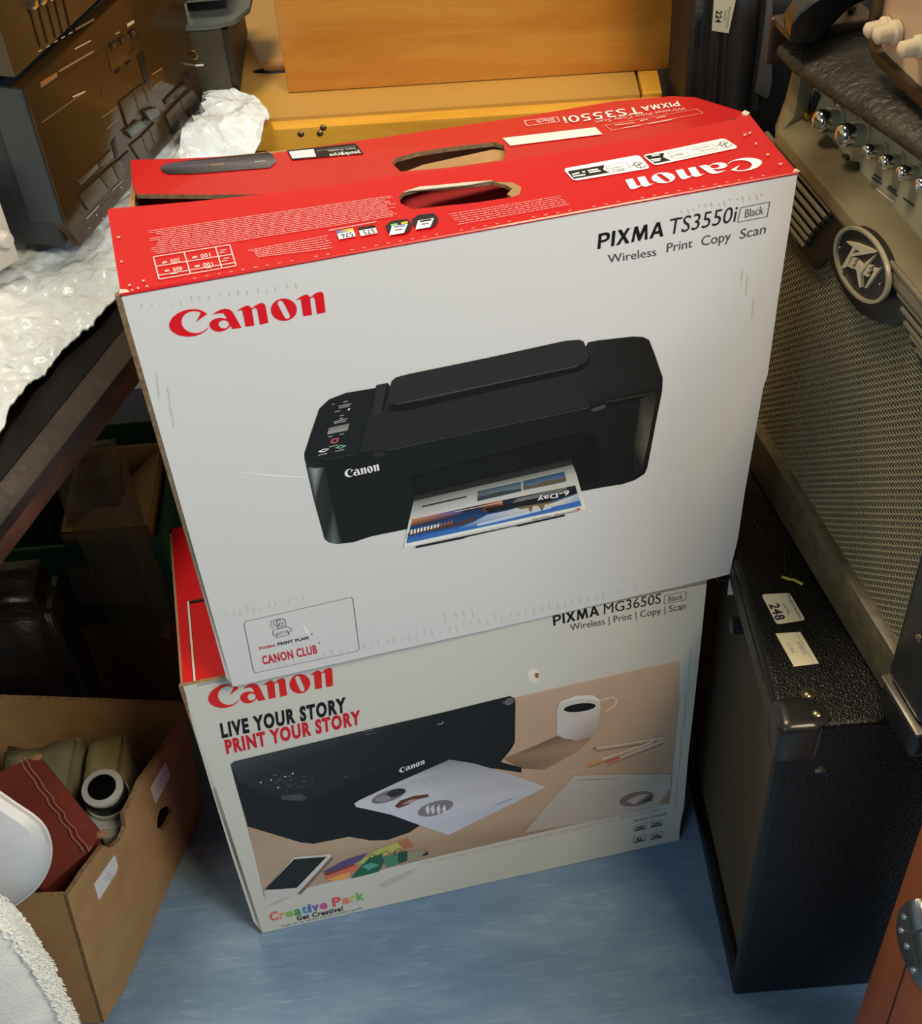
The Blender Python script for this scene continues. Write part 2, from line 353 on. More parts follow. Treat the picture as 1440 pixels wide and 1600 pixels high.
# rear flap
_d = V((0, 0, -.0055)); r_fl, r_fr = fF(240, 305)+_d, fF(1110, 194)+_d; r_bl = BTL+V((0, 0, .0042))
rn = (r_fr-r_fl).cross(r_bl-r_fl).normalized(); rn = rn if rn.z > 0 else -rn
rF = lambda u, v: sight(u, v, r_bl, rn)
rfl = [rF(213, 303), rF(206, 285), rF(204, 250), rF(300, 247), rF(420, 240), rF(600, 214), rF(800, 185), rF(960, 158), rF(1050, 150), rF(1085, 152), rF(1112, 160), rF(1158, 174), rF(1160, 180), rF(1060, 213), rF(930, 236), rF(760, 268), rF(640, 282), rF(480, 303), rF(300, 304)]
rh = [(612, 255), (618, 247), (650, 238), (700, 230), (770, 222), (786, 226), (790, 238), (785, 250), (700, 262), (625, 268)]
g = G(); g.slab([rfl, [rF(*p) for p in rh]], rn*-.0035, 0, 1, 2); g.build('rear_flap', [M_red, M_flute, M_kraft], top, label='red rear flap with printer picture and hand hole')
g = G(); dn = V((0, 0, -.004))
g.slab([[rF(626, 263)+dn, rF(660, 250)+dn, rF(770, 226)+dn, rF(790, 228)+dn, rF(790, 252)+dn*2, rF(640, 272)+dn*2]], (0, 0, -.002)); g.build('hand_hole_tab', [M_kraft], top, label='brown card tab folded into the hand hole')
g = G()    # side flap and packing seen through the gap and the hole
z = V((0, 0, -.016))
g.slab([[FTL+z+e*2, BTL+z+V((.004, -.004, 0)), BTL+z+V((.055, 0, -.01)), FTL+z+e*2+_ex*.06]], (0, 0, -.003)); g.build('side_flap', [M_redin], top, label='dark red side flap under the main flaps'); g = G(); g.slab([[FTR+z+e*2, BTR+z*1+V((-.004, -.004, 0)), BTR+z+V((-.07, 0, 0)), FTR+z+e*2-_ex*.08]], (0, 0, -.003))
g.build('side_flap', [M_redin], top, label='dark red side flap under the main flaps')
g = G(); z = V((0, 0, -.026)); g.slab([[FTL+z+e*2+_ex*.005, FTR+z+e*2-_ex*.005, BTR+z+V((-.006, -.006, 0)), BTL+z+V((.006, -.006, 0))]], (0, 0, -.01)); g.build('packing_sheet', [mat('packing_red', (190, 40, 46), .6, var=(8, .4))], top)
# stitched white dots along the fold
ik = Ink(FTL, tn, WHITE_T); ik.P = TP
RED = (203, 20, 34); BLK = (38, 36, 40)
put_logo(ik, (264.5, 525.5+1), (506.5+3, 488+1-7), (250, 484-6), RED) if False else None
for grp in _lg3: ik.raw(grp, [ik.col(RED)]*sum(map(len, grp)))
ik.done('printed_logo', top, 'red brand name printed on white')
ik = Ink(TP, tn, (200, 190, 178))
ik.pixma((933, 389), (1036, 368.6), (935, 365), (30, 24, 24))
ik.text('TS3550i', (1043, 367), (1148, 346), (1047, 342), (52, 44, 46))
ik.text('Black', (1163, 340), (1192, 333.5), (1164, 327), (80, 72, 72))
ik.path([(1152, 347), (1198, 338), (1202, 315), (1157, 324)], .0006, (80, 72, 72), True)
ik.text('Wireless', (950, 411), (1025, 399), (949, 398), (72, 62, 64))
ik.text('Print', (1041, 394), (1081, 386), (1042, 380), (72, 62, 64))
ik.text('Copy', (1095, 384), (1141, 375), (1096, 369), (72, 62, 64))
ik.text('Scan', (1155, 373), (1195, 364), (1157, 358), (72, 62, 64))
ik.done('printed_text', top, 'black model name and functions')
# scuffs and crush marks
ik = Ink(TP, tn, WHITE_T)
def scuffs(ink, a, b, n, h, c=(186, 188, 192), jit=2.0, wd=.0011):
    for i in range(n):
        t = (i+.5)/n; x = a[0]+(b[0]-a[0])*t+random.uniform(-1, 1)*jit; y = a[1]+(b[1]-a[1])*t+random.uniform(-1, 1)*jit*1.5; hh = h*random.uniform(.4, 1.1)
        ink.line((x-hh*.12, y-hh/2), (x+hh*.12, y+hh/2), wd*random.uniform(.5, 1), c)
scuffs(ik, (215, 480), (470, 445), 17, 9, (188, 190, 193)); scuffs(ik, (1060, 330), (1195, 303), 14, 9, (188, 186, 182))
scuffs(ik, (380, 1050), (1010, 915), 52, 10, (190, 193, 199)); scuffs(ik, (350, 960), (480, 935), 12, 10, (190, 193, 199)); scuffs(ik, (690, 965), (760, 950), 5, 12, (190, 193, 198))
for x, y, h in ((244, 600, 40), (262, 625, 45), (268, 652, 30), (1168, 445, 30), (1178, 480, 30), (1160, 430, 20)): ik.line((x, y-h/2), (x+h*.12*(1 if x < 700 else -1), y+h/2), .0009, (187, 190, 197) if x < 700 else (190, 186, 180))
ik.add([(366, 737), (420, 742), (478, 745.5), (478, 747), (420, 744)], (222, 227, 233)); ik.done('scuff_marks', top)

# printed picture of the printer
ik = Ink(TP, tn, WHITE_T)
BODY = (30, 33, 34); LID = (47, 50, 52)
ik.add([(475, 709), (485.6, 676), (498.7, 637.8), (514, 623.5), (540, 613.5), (586.6, 605.7), (588, 601), (605.6, 597.9), (609.6, 603.3), (611.5, 595), (618.6, 589), (640, 583.6), (760, 558.9), (883, 532), (904.4, 530.4), (911.5, 533), (914.4, 541.6), (918.6, 534.4), (934, 531.4), (935, 533), (963.8, 528), (987.5, 525.4), (1004, 526), (1013.7, 531), (1023, 554.6), (1035, 590), (1033.8, 611.6), (1023, 666), (1011, 730), (1006.5, 740), (992, 749.4), (973, 756), (947, 760), (904, 768), (760, 796), (634, 826.6), (579.5, 837.8), (552, 846.8), (528, 849.6), (514, 847), (507, 842), (490, 780), (478.5, 729)], BODY)
ik.add([(475, 709), (485.6, 676), (498.7, 637.8), (514, 623.5), (540, 613.5), (586.6, 605.7), (588, 601), (605.6, 597.9), (609.6, 603.3), (611.5, 595), (618.6, 589), (640, 583.6), (760, 558.9), (883, 532), (904.4, 530.4), (911.5, 533), (914.4, 541.6), (918.6, 534.4), (934, 531.4), (963.8, 528), (987.5, 525.4), (1004, 526), (1013.7, 531), (1023, 554.6), (1033, 585), (1026.7, 606), (944.8, 623), (921, 634), (760, 669), (602, 703), (559, 706), (507, 717), (476, 719)], LID)
ik.add([(475, 709), (485.6, 676), (498.7, 637.8), (514, 623.5), (540, 613.5), (585, 606), (559, 706), (507, 717), (477, 719)], (38, 41, 42))
ik.add([(1004, 526), (1013.7, 531), (1023, 554.6), (1033, 585), (1026.7, 606), (944.8, 623), (921, 634), (900, 600), (918, 565), (935, 533), (987.5, 525.4)], [(40, 40, 38)]*7+[(47, 49, 50)]+[(44, 45, 44)]*3)
ik.line((586.6, 606), (560, 707), .0009, (22, 23, 24))
ik.add([(588, 601), (605.6, 598), (609, 604), (597, 642), (592, 646), (583, 650)], (56, 60, 62)); ik.add([(604, 600), (608, 604), (600, 640), (596, 641)], (24, 26, 27))
ik.add([(608, 632), (640, 630), (902, 571), (916, 560), (919, 548), (921, 562), (916, 572), (905, 580), (640, 640), (612, 643), (606, 640)], (24, 25, 26))     # gap under the raised tray
ik.add([(611.5, 595), (618.6, 589), (640, 583.6), (760, 558.9), (883, 532), (904.4, 530.4), (911.5, 533), (914.4, 541.6), (920, 556), (914, 566), (902, 571), (750, 604.5), (640, 628), (608, 632), (605, 628)], (54, 56, 58))
ik.line((618, 631), (902, 571.5), .0006, (84, 88, 90)); ik.line((505, 718), (560, 708), .0004, (70, 74, 76)); ik.line((602, 704), (760, 670), .0005, (74, 78, 80)); ik.line((760, 670), (921, 636), .0005, (78, 80, 80)); ik.line((944, 628), (1024, 613), .0005, (84, 82, 78))
ik.add([(921, 637), (945, 629), (1028, 613), (1027, 618), (948, 636), (925, 640)], (26, 27, 26)); ik.add([(922, 639), (944, 631), (946, 636), (928, 643)], (66, 66, 64)); ik.add([(582, 707), (600, 705), (601, 712), (584, 714)], (52, 56, 58))
# soft highlights on the rounded corners of the pictured machine
ik.add([(480, 729), (492, 731), (506, 729), (520, 790), (534, 848), (522, 849), (508, 842), (492, 785)], [(60, 68, 74), (140, 150, 157), (46, 52, 56), (40, 46, 48), (34, 38, 38), (96, 106, 112), (44, 50, 52), (52, 60, 64)])
ik.add([(478, 721), (509, 719), (511, 728), (479, 730)], [(50, 54, 56), (30, 32, 33), (30, 32, 33), (50, 56, 58)])
ik.add([(1000, 622), (1018, 617), (1026, 616), (1012, 690), (1002, 735), (990, 744), (988, 700)], [(60, 58, 54), (112, 106, 96), (46, 44, 40), (96, 90, 80), (40, 38, 34), (52, 48, 42), (42, 40, 38)])
ik.add([(640, 745), (760, 712), (905, 676), (930, 680), (936, 700), (936, 750), (904, 762), (890, 720), (760, 745), (648, 772)], (24, 24, 23))
ik.add([(640, 745), (760, 712), (905, 676), (904, 677), (760, 714), (641, 748)], (20, 20, 20))
# control panel print
for a, b in (((536, 628), (543, 625.5)), ((528.5, 634), (548, 630)), ((529, 637), (546, 633)), ((523, 642.5), (531, 641)), ((530.5, 649), (537, 647.5)), ((530, 654), (535, 652)), ((521.5, 658.5), (542, 653)), ((521.5, 661), (541, 656.5)), ((530, 678.5), (537.5, 676.5)), ((512.5, 682), (519, 680.5)), ((513.5, 697.5), (527.5, 694.5)), ((497, 710.5), (511, 707.5)), ((523, 704.5), (537.5, 701.5)), ((519, 631.5), (522, 630))):
    ik.line(a, b, .0009, (150, 152, 152))
ik.add([(543.5, 638), (547, 637), (545.5, 640), (542.5, 640.5)], (235, 238, 238)); ik.add([(513.5, 667.8), (545.4, 660.7), (542.7, 671.5), (510.8, 678.2)], (120, 124, 124)); ik.add([(512, 673), (543.8, 666), (542.7, 671.3), (510.8, 678.2)], (136, 140, 140))
ik.add([(515, 691), (518, 685), (524, 683.5), (529.5, 683), (528, 689), (523, 692.5)], (168, 80, 92)); ik.add([(519, 689.5), (521, 686), (525, 685.5), (525.5, 688), (522.5, 690)], (46, 44, 46))
ik.add([(496.5, 704.5), (506, 700), (514.5, 700), (507, 705), (500, 706)], (225, 228, 228), [[(500, 704), (506, 701.5), (511, 701), (506, 704)]]); ik.add([(523, 699), (532, 694), (541, 695), (532.5, 700)], (110, 186, 160), [[(527, 698.3), (532, 695.6), (537, 695.5), (532, 698.8)]])
put_logo(ik, (539.5, 746.5), (592.5, 734.5), (537, 733.5), (226, 230, 230)); 
# printed sheet coming out
dk = (70, 74, 77); wt = (214, 217, 219)
ik.add([(647, 776), (760, 745), (891, 718), (900, 740), (915, 794), (772, 823), (629.8, 855.8), (638, 815)], [(74, 78, 80), (52, 55, 56), (58, 62, 62), (168, 170, 168), (226, 224, 218), (222, 224, 224), (214, 218, 222), (196, 200, 203)])
ik.add([(648, 772), (892, 714), (894, 725), (740, 760), (646, 782)], [(34, 35, 35), (34, 35, 35), (60, 63, 64), (44, 46, 46), (60, 62, 64)])
ik.line((659, 790.5), (728, 775), .0016, (32, 33, 35)); 
for i in range(4): ik.line((660, 794+i*2.6), (727, 779.5+i*2.6), .0006, (168, 171, 173))
ik.text('"', (724, 789), (729, 788), (724, 779), (70, 74, 76)) if False else None
ik.add([(745.5, 766.5), (813, 751.6), (814, 766.5), (745, 782.5)], [(60, 74, 86), (52, 70, 90), (112, 132, 148), (90, 108, 122)]); ik.add([(745, 776), (780, 767), (814, 762), (814, 766), (745, 782)], (54, 62, 70))
ik.add([(816.5, 750.4), (881, 735.5), (884, 751.5), (816.5, 765.3)], [(48, 66, 96), (42, 62, 98), (92, 120, 156), (96, 122, 150)]); ik.add([(816.5, 758), (835, 757), (852, 750), (870, 748), (883, 744), (884, 750), (862, 756), (816.5, 764)], (92, 82, 62))
for i in range(2): ik.line((746, 786+i*3), (880, 757.5+i*3), .0005, (176, 178, 178))
ik.add([(643.5, 810), (760, 785.5), (897.9, 757.3), (908.2, 789.4), (772, 818.5), (634.4, 847.8)], [(40, 34, 34), (40, 34, 34), (34, 32, 34), (92, 132, 186), (70, 116, 184), (38, 90, 168)])
ik.add([(643.5, 810), (672, 804), (720, 795), (722, 801), (690, 812), (641, 821)], [(184, 128, 84), (150, 120, 120), (86, 92, 190), (56, 50, 92), (48, 38, 34), (90, 58, 40)])
ik.add([(755, 787), (784, 781), (786, 790), (772, 797), (752, 799)], [(120, 70, 46), (214, 112, 52), (92, 52, 36), (226, 160, 60), (70, 46, 34)])
ik.add([(760, 803), (790, 797), (812, 791), (862, 785), (902, 770), (908, 789), (772, 818), (634.4, 847.8), (636, 838), (715, 824), (740, 814)], [(150, 170, 200), (170, 184, 204), (216, 210, 196), (214, 206, 186), (166, 184, 206), (86, 130, 190), (66, 116, 188), (36, 88, 170), (40, 88, 160), (70, 116, 180), (130, 160, 204)])
ik.add([(636, 841), (740, 820), (905, 781), (907, 788), (772, 817), (634.4, 847.8)], (54, 104, 182)); ik.add([(745, 817), (800, 803), (860, 790), (860, 793), (800, 808), (745, 821)], (176, 194, 216))
ik.add([(637, 832), (645, 829), (708, 816), (745, 806), (742, 812), (715, 820), (650, 833), (636, 837)], (78, 52, 46))
for i in range(13): x = 641+i*5.2; y = 828-i*1.15; ik.add([(x, y-1), (x+3.1, y-2-i*.1), (x+2.6, y+5-i*.25), (x-.4, y+6-i*.25)], (236, 226, 206) if i < 9 else (150, 96, 82))
ik.add([(806, 791), (818, 786), (850, 781), (860, 783), (856, 787), (851, 786), (846, 797), (841, 789), (832, 789), (829, 799), (824, 792), (812, 794)], (112, 98, 66))
ik.add([(757, 793), (806, 783), (880, 768), (898, 760), (900, 769), (880, 775), (855, 783), (806, 791), (762, 800)], (38, 34, 34))
ik.text('6-Day', (888, 764), (838, 776), (889, 771), (240, 240, 240), .02)
for i in range(3): ik.line((800+i*3, 783.5-i*2.5), (884, 765.5-i*2.4), .0005, (176, 176, 176))
ik.line((710, 798), (783, 783), .0009, (206, 186, 176)); ik.text('GENUINE TRAVEL', (903, 794), (829, 809), (904, 797), (122, 124, 128)); ik.add([(899, 793), (905, 792), (906, 794.5), (900, 795.5)], (200, 60, 70))
ik.add([(649, 851.5), (724, 836), (806, 818.5), (881, 802), (882, 804.5), (808, 821), (806, 819.8), (728, 837.5), (724, 839.5), (650, 854.5)], (22, 18, 26))
ik.done('printed_picture', top, 'picture of a black inkjet printer putting out a travel page', .36)
# club panel (its square codes are left out)
ik = Ink(TP, tn, (190, 198, 208)); gy = (92, 96, 106)
ik.path([(383, 971), (548, 933), (551, 936), (561, 1013), (559, 1017), (399, 1051), (396, 1049), (381, 975)], .0006, gy, True)
ik.text('CANON CLUB', (411, 1038), (496, 1020), (408, 1025), (178, 34, 56), .03); ik.text('PIXMA', (405.5, 1015), (431, 1009.5), (404.5, 1011), (168, 60, 76), .03); ik.text('PRINT PLAN', (434, 1008.5), (482, 998), (433, 1004), (52, 54, 66), .04)
for dx, dy in ((0, 0), (5, -1.5), (10, -2.5)): ik.path([(427+dx, 981+dy), (422+dx, 976+dy), (424+dx, 970+dy), (431+dx, 968+dy), (434+dx, 970+dy)], .0005, gy)
ik.path([(432, 969), (445, 968), (447, 978), (434, 982)], .0006, gy, True); ik.path([(437, 972), (442, 973), (441, 978), (436, 978)], .0006, gy, True)
ik.path([(426, 989), (427, 984), (448, 979), (454, 981), (455, 985), (452, 987), (428, 993)], .0006, gy, True); ik.path([(431, 996), (433, 989), (449, 985), (452, 991)], .0007, gy, True)
for u, v in ((487, 990), (499, 1004)): ik.add([(u-1, v-1), (u+1, v-1), (u+1, v+1.5), (u-1, v+1.5)], gy)
ik.add([(473, 976), (476, 978), (483, 990), (482, 992), (476, 988)], (232, 236, 240)); ik.done('printed_club_panel', top, 'outlined club panel with small printer sign')

# print on the flaps
WR = (238, 226, 214)
ik = Ink(FLP, fn, (238, 230, 220), .84, .0006)
put_logo(ik, (1191.5, 254.5-2), (984, 294), (1199, 277), WR) if False else put_logo(ik, (1189, 257), (983, 292), (1190, 283-4), WR) if False else None
Lq = fF(1190, 251+0); 
put_logo(ik, (1182, 243), (975, 281.5), (1196, 262), (244, 236, 226))
# two white panels near the rear edge
def pill(ink, q, c):
    a, b, c2, d = [V(p) for p in q]; P = []
    for A_, B_, C_ in ((d, a, b), (a, b, c2), (b, c2, d), (c2, d, a)):
        P += [B_+(A_-B_).normalized()*5, B_+(A_-B_).normalized()*1.6+(C_-B_).normalized()*1.6, B_+(C_-B_).normalized()*5]
    ink.add([tuple(p) for p in P], c)
pill(ik, [(879, 265), (998, 243), (1016, 264), (896, 284)], (246, 238, 226)); pill(ik, [(1003, 244), (1131, 217), (1154, 232), (1022, 260)], (246, 238, 226))
ik.add([(886, 269), (944, 259), (942, 266), (952, 271), (896, 281)], (44, 40, 40)); ik.add([(1007, 245), (1037, 240), (1036, 247), (1048, 252), (1022, 257)], (44, 40, 40))
for q in (((893, 274), (905, 271)), ((895, 277), (914, 274)), ((909, 270), (914, 269.5)), ((918, 268), (934, 265.5)), ((920, 271), (938, 268)), ((1016, 251), (1032, 249)), ((1018, 245), (1030, 243)), ((1019, 253.5), (1031, 251.5))): ik.line(*q, .0016, (226, 220, 214))
for q in (((952, 265), (973, 261)), ((955, 268), (975, 264)), ((956, 270.5), (976, 267)), ((1055, 243), (1066, 240.5)), ((1048, 246), (1068, 242)), ((1080, 236), (1109, 230)), ((1092, 238), (1116, 233)), ((1072, 240.5), (1075, 240))): ik.line(*q, .0008, (120, 112, 108))
ik.path([(946, 262), (976, 254), (984, 263), (953, 272)], .0006, (150, 140, 134), True); ik.path([(1043, 240), (1112, 226), (1121, 236), (1051, 250)], .0006, (150, 140, 134), True)
for cx, cy in ((999, 259), (1133, 227)):
    ik.path([(cx+9*math.cos(a)+2*math.sin(a), cy+4.6*math.sin(a)) for a in [2*math.pi*i/12 for i in range(11)]], .0007, (70, 64, 62)); ik.line((cx-6, cy+2), (cx+4, cy-3), .0009, (70, 64, 62)); ik.line((cx-3, cy-3), (cx+2, cy+4), .0007, (70, 64, 62)); ik.line((cx-14, cy+3), (cx-6, cy-2), .0007, (70, 64, 62))
# dense small print
def micro(ink, a, b, c2, d, rows, c, wd=.0006, gap=.12):
    for i in range(rows):
        t = (i+.5)/rows; A_ = V(a).lerp(V(d), t); B_ = V(b).lerp(V(c2), t); x = random.uniform(0, .05) if i % 5 else 0; x1 = 1-random.uniform(0, .04)
        while x < x1:
            l = random.uniform(.015, .05); e_ = min(x+l, x1); ink.line(tuple(A_.lerp(B_, x)), tuple(A_.lerp(B_, e_)), wd, c); x = e_+l*gap
micro(ik, (232, 361), (612, 306), (628, 338), (238, 400), 13, (232, 150, 146), .0007); micro(ik, (386, 392), (512, 368), (524, 390), (404, 404), 6, (236, 160, 156), .0007, .25); micro(ik, (700, 335), (878, 306), (892, 322), (716, 354), 6, (236, 160, 156), .0006, .3)
ik.line((513, 362), (588, 348), .0009, (236, 170, 166))
pk = (240, 190, 184)
for a, b in (((240, 403), (359, 384)), ((240, 403), (249, 438)), ((249, 438), (369, 417)), ((359, 384), (369, 417)), ((243.5, 418), (363, 399)), ((247.5, 432), (367, 412)), ((288, 396), (298, 430)), ((337, 388), (347, 421))): ik.line(a, b, .0009, pk)
for s_, L_, R_, T_ in (('200', (281, 405), (266, 407.5), (282.5, 411)), ('100', (328, 397), (313, 399.5), (329.5, 403)), ('400', (285, 418), (270, 420.5), (286.5, 424)), ('100', (332, 411), (317, 413.5), (333.5, 417))): ik.text(s_, L_, R_, T_, pk, .02); ik.line((L_[0]-20, L_[1]+6), (L_[0]-27, L_[1]+7.5), .002, pk)
for x, y in ((345, 393), (343, 397), (349, 406), (347, 410), (268, 430), (322, 421)): ik.line((x, y), (x+9, y-1.6), .0008, pk)
# cartridge labels and pictures
for (u, v, s_, cc) in ((525, 362, '576', [(60, 90, 180), (90, 90, 160), (214, 196, 60), (240, 240, 236)]), (559, 357, '575', [(40, 34, 36)]*4)):
    ik.add([(u, v+1), (u+26, v-3.5), (u+31, v+9), (u+5, v+14)], (242, 236, 230)); ik.add([(u, v+1), (u+26, v-3.5), (u+28, v+.8), (u+1.7, v+5.5)], [cc[0], cc[2], cc[2], cc[1]]); ik.text(s_, (u+25, v+2.5), (u+7, v+5.6), (u+28, v+9), (40, 36, 40), .02)
for u, v, cl in ((602, 350, (120, 130, 180)), (643, 341, (60, 56, 62))):
    ik.add([(u, v+5), (u+10, v-3), (u+34, v-6), (u+42, v+2), (u+38, v+12), (u+30, v+17), (u+10, v+19), (u+3, v+12)], (52, 44, 48)); ik.add([(u+10, v+6), (u+35, v+2), (u+29, v+16), (u+6, v+20)], (236, 230, 226)); ik.line((u+13, v+7.5), (u+31, v+4.5), .002, cl); ik.line((u+15, v+12), (u+27, v+10), .0016, (120, 110, 110))
ik.add([(610, 353), (620, 351), (622, 354), (612, 356)], (120, 190, 120)); ik.add([(626, 350), (637, 348), (637, 351), (628, 353)], (220, 190, 60))
n = 56
for i in range(n):
    t = i/n; 
    if .10 < t < .98 and random.random() < .8: u = 189+(1246-189)*t; v = 461+(270-461)*t; ik.line((u, v-3.2), (u+5, v-4.1), .0008, (244, 150, 140))
for u, v in ((183, 372), (188, 410), (200, 447), (222, 440), (1160, 212), (1168, 209), (1178, 226), (1196, 243), (1215, 258), (1240, 268), (1120, 293), (205, 455), (214, 452), (228, 449)): ik.add([(u, v), (u+random.uniform(3, 7), v-1), (u+4, v+2.5), (u+1, v+2)], (240, 168, 150))
ik.done('printed_text', top, 'white print on red flap'); 
ik = Ink(r_bl, rn, (238, 230, 220), .84, .0006)
ik.add([(251, 262), (258, 257), (300, 251), (420, 239), (426, 243), (432, 254), (422, 263), (300, 273), (262, 273), (252, 268)], [(74, 68, 84), (70, 66, 78)]+[(60, 54, 60)]*3+[(110, 104, 106), (84, 78, 80)]+[(38, 34, 40)]*3)
ik.line((262, 258), (418, 244), .0009, (92, 88, 90)); ik.line((330, 259), (350, 257), .002, (150, 120, 90)); ik.line((398, 254), (415, 252), .0008, (210, 206, 204)); ik.line((300, 272), (424, 261), .0005, (110, 100, 104))
ik.add([(448, 236), (555, 225), (568, 241), (456, 251)], (38, 34, 38)); ik.text('Setup&Use', (564, 240), (516, 245), (561, 235.5), (236, 232, 228), .02); ik.text('your printer', (556, 233.5), (512, 238), (554.5, 231), (220, 216, 212)); ik.line((495, 237), (555, 229.5), .0006, (170, 164, 160))
ik.add([(451, 238), (490, 234), (494, 246), (457, 249)], (214, 214, 220))
ik.add([(785, 217), (930, 200), (941, 211), (797, 229)], (238, 220, 210)); ik.pixma((1058, 159.5), (1000, 168), (1063, 166.5), (242, 226, 214)) ; ik.text('TS3550i', (940, 184.5), (870, 187), (940, 196), (242, 226, 214)) if False else None
ik.text('TS3550i', (998, 168), (878, 184), (1004, 178), (242, 226, 214), .005)
ik.path([(819, 190), (870, 184), (874, 191), (823, 198)], .0008, (236, 200, 190), True); ik.text('Black', (864, 186), (836, 189.5), (866, 191), (236, 200, 190))
ik.text('Wireless Print Copy Scan', (1070, 168.5), (930, 190), (1072, 173), (236, 180, 172)); ik.path([(945, 197), (1088, 172), (1098, 178), (955, 205)], .0006, (236, 150, 140), True)
for a, b in (((960, 197), (990, 193)), ((1000, 190), (1012, 188)), ((1025, 186), (1040, 183)), ((975, 201), (1000, 197)), ((1012, 195), (1050, 188))): ik.line(a, b, .0016, (240, 180, 172))
ik.done('printed_text', top, 'print on the rear flap')

# ---- lower carton
LP, LX, LZ = V((-.2646, .7645, 0)), V((.2250, .8392, 0)), V((-.2646, .7645, .458))
ln = (LX-LP).cross(V((0, 0, 1))).normalized(); ln = ln if ln.y < 0 else -ln
lF = lambda u, v: sight(u, v, LP, ln)
LBL, LBR, LTL, LTR = lF(411, 1460), lF(1061, 1313), lF(286, 1072), lF(1104, 909)
LBL.z = LBR.z = .001; HT = .4575
LTL.z = LTR.z = HT
low = thing('printer_carton', (LBL+LBR)/2+V((0, .1, 0)), 'scuffed white printer box with desk photograph standing on the blue floor', 'box')
LD = V((-.0305, .205, 0)); lex = (LBR-LBL).normalized()
g = G(); q = [LTL, LTR, lF(1094, 1010), lF(1083, 1110), lF(1075, 1180), lF(1068, 1262), lF(1063, 1285), lF(1061, 1304), LBR, lF(860, 1358), lF(700, 1400), lF(650, 1409), lF(600, 1422), LBL, lF(396, 1440), lF(360, 1330), lF(330, 1232), lF(300, 1130)]
for p in q: p.z = max(p.z, .001)
g.slab([q], -ln*.004, 0, 1, 2); g.build('front_panel', [mat('cream_white_board', (226, 224, 214), .42, extra=carton), M_flute, M_kraft], low)
e2_ = -ln*.0045
def lside(a, b, nm, inn):
    g = G(); g.slab([[a, b, b+V((0, 0, HT-.003-b.z)), a+V((0, 0, HT-.003-a.z))]], inn, 0, 1, 1); g.build(nm, [M_red if nm == 'side_panel' else M_white, M_kraft], low)
lside(LBL+e2_, LBL+LD, 'side_panel', lex*.004); lside(LBR+e2_, LBR+LD, 'side_panel', -lex*.004); lside(LBL+LD, LBR+LD, 'back_panel', ln*.004)
tl, tr = LTL.copy(), LTR.copy(); tl.z = tr.z = HT-.0005; bl_, br_ = tl+LD, tr+LD
g = G(); md = .48
g.slab([[tl+lex*.012, tr, tr+LD*md, tl+LD*md+lex*.012]], (0, 0, -.0035), 0, 1, 2); g.build('front_flap', [M_red, M_flute, M_kraft], low, label='dark red top flap')
g = G(); g.slab([[tl+LD*.5, tr+LD*.5, br_, bl_]], (0, 0, -.0035), 0, 1, 2); g.build('rear_flap', [M_red, M_flute, M_kraft], low)
g = G(); g.slab([[tl+e2_, tl+lex*.009+e2_, tl+LD*.5+lex*.009, tl+LD*.5]], (0, 0, -.004), 0); g.build('flap_edge', [M_red], low)
g = G(); g.slab([[LTL-lex*.004, LTL, LBL, LBL-lex*.003]], -ln*.004, 0); g.build('glued_edge', [M_flute], low, label='brown corrugated edge')
g = G(); g.slab([[tl+lex*.0095+e2_, tl+lex*.0115+e2_, tl+LD*.5+lex*.0115, tl+LD*.5+lex*.0095]], (0, 0, -.003), 0); g.build('flap_gap', [M_tear], low, label='pale line where the flap meets the side')
WL = (206, 208, 204)
ik = Ink(LP, ln, WL); put_logo(ik, (329, 1112), (521, 1072.5), (322, 1075), (205, 34, 30)); ik.done('printed_logo', low, 'red brand name')
ik = Ink(LP, ln, WL)
ik.text('LIVE YOUR STORY', (346.5, 1152), (541, 1111), (343, 1130), (22, 24, 26), .05); ik.text('PRINT YOUR STORY', (354, 1177), (564, 1130), (350, 1156), (196, 30, 44), .05)
ik.pixma((864.5, 977.5), (936, 961), (863, 962), (30, 26, 24)); ik.text('MG3650S', (943, 959.5), (1032, 942), (943, 944), (46, 42, 38)); ik.text('Black', (1043, 940), (1066, 935.5), (1043.5, 932), (90, 84, 72)); ik.path([(1037, 943.5), (1071, 937), (1071.5, 923.5), (1037.5, 930)], .0006, (96, 90, 76), True)
ik.text('Wireless | Print | Copy | Scan', (891, 985), (1071, 951), (889.5, 975), (84, 78, 68))
cw = 'Creative Park'; cols = [(214, 96, 92), (226, 150, 84), (130, 186, 90), (60, 150, 90), (58, 140, 196), (70, 110, 190), (110, 90, 160), (190, 80, 140), None, (214, 80, 100), (214, 130, 90), (190, 200, 90), (110, 180, 90)]
wds = [1.3, .8, 1.1, 1.05, .75, .55, 1.05, 1.1, .55, 1.3, 1.1, .8, 1.1]; tot = sum(wds); x = 0
for ch, wd, cc in zip(cw, wds, cols):
    if cc:
        f0, f1 = x/tot, (x+wd*.88)/tot; a = V((422, 1439)).lerp(V((571, 1404)), f0); b = V((422, 1439)).lerp(V((571, 1404)), f1); ik.text(ch, tuple(a), tuple(b), (a.x-2, a.y-13), cc, .03)
    x += wd
ik.text('Get Creative!', (464, 1438), (536, 1422), (463, 1431), (52, 54, 56), .03); ik.text('Visit us at www.canon.com/c-park', (439, 1448.5), (566, 1419.5), (438.2, 1445), (120, 122, 122))
micro(ik, (655, 1347), (1044, 1259), (1046, 1263), (656, 1352), 2, (150, 148, 138), .0007, .5)
ik.text('NO EXTRA CARTRIDGES', (990, 1284), (1042, 1272), (989.5, 1281), (110, 104, 92))
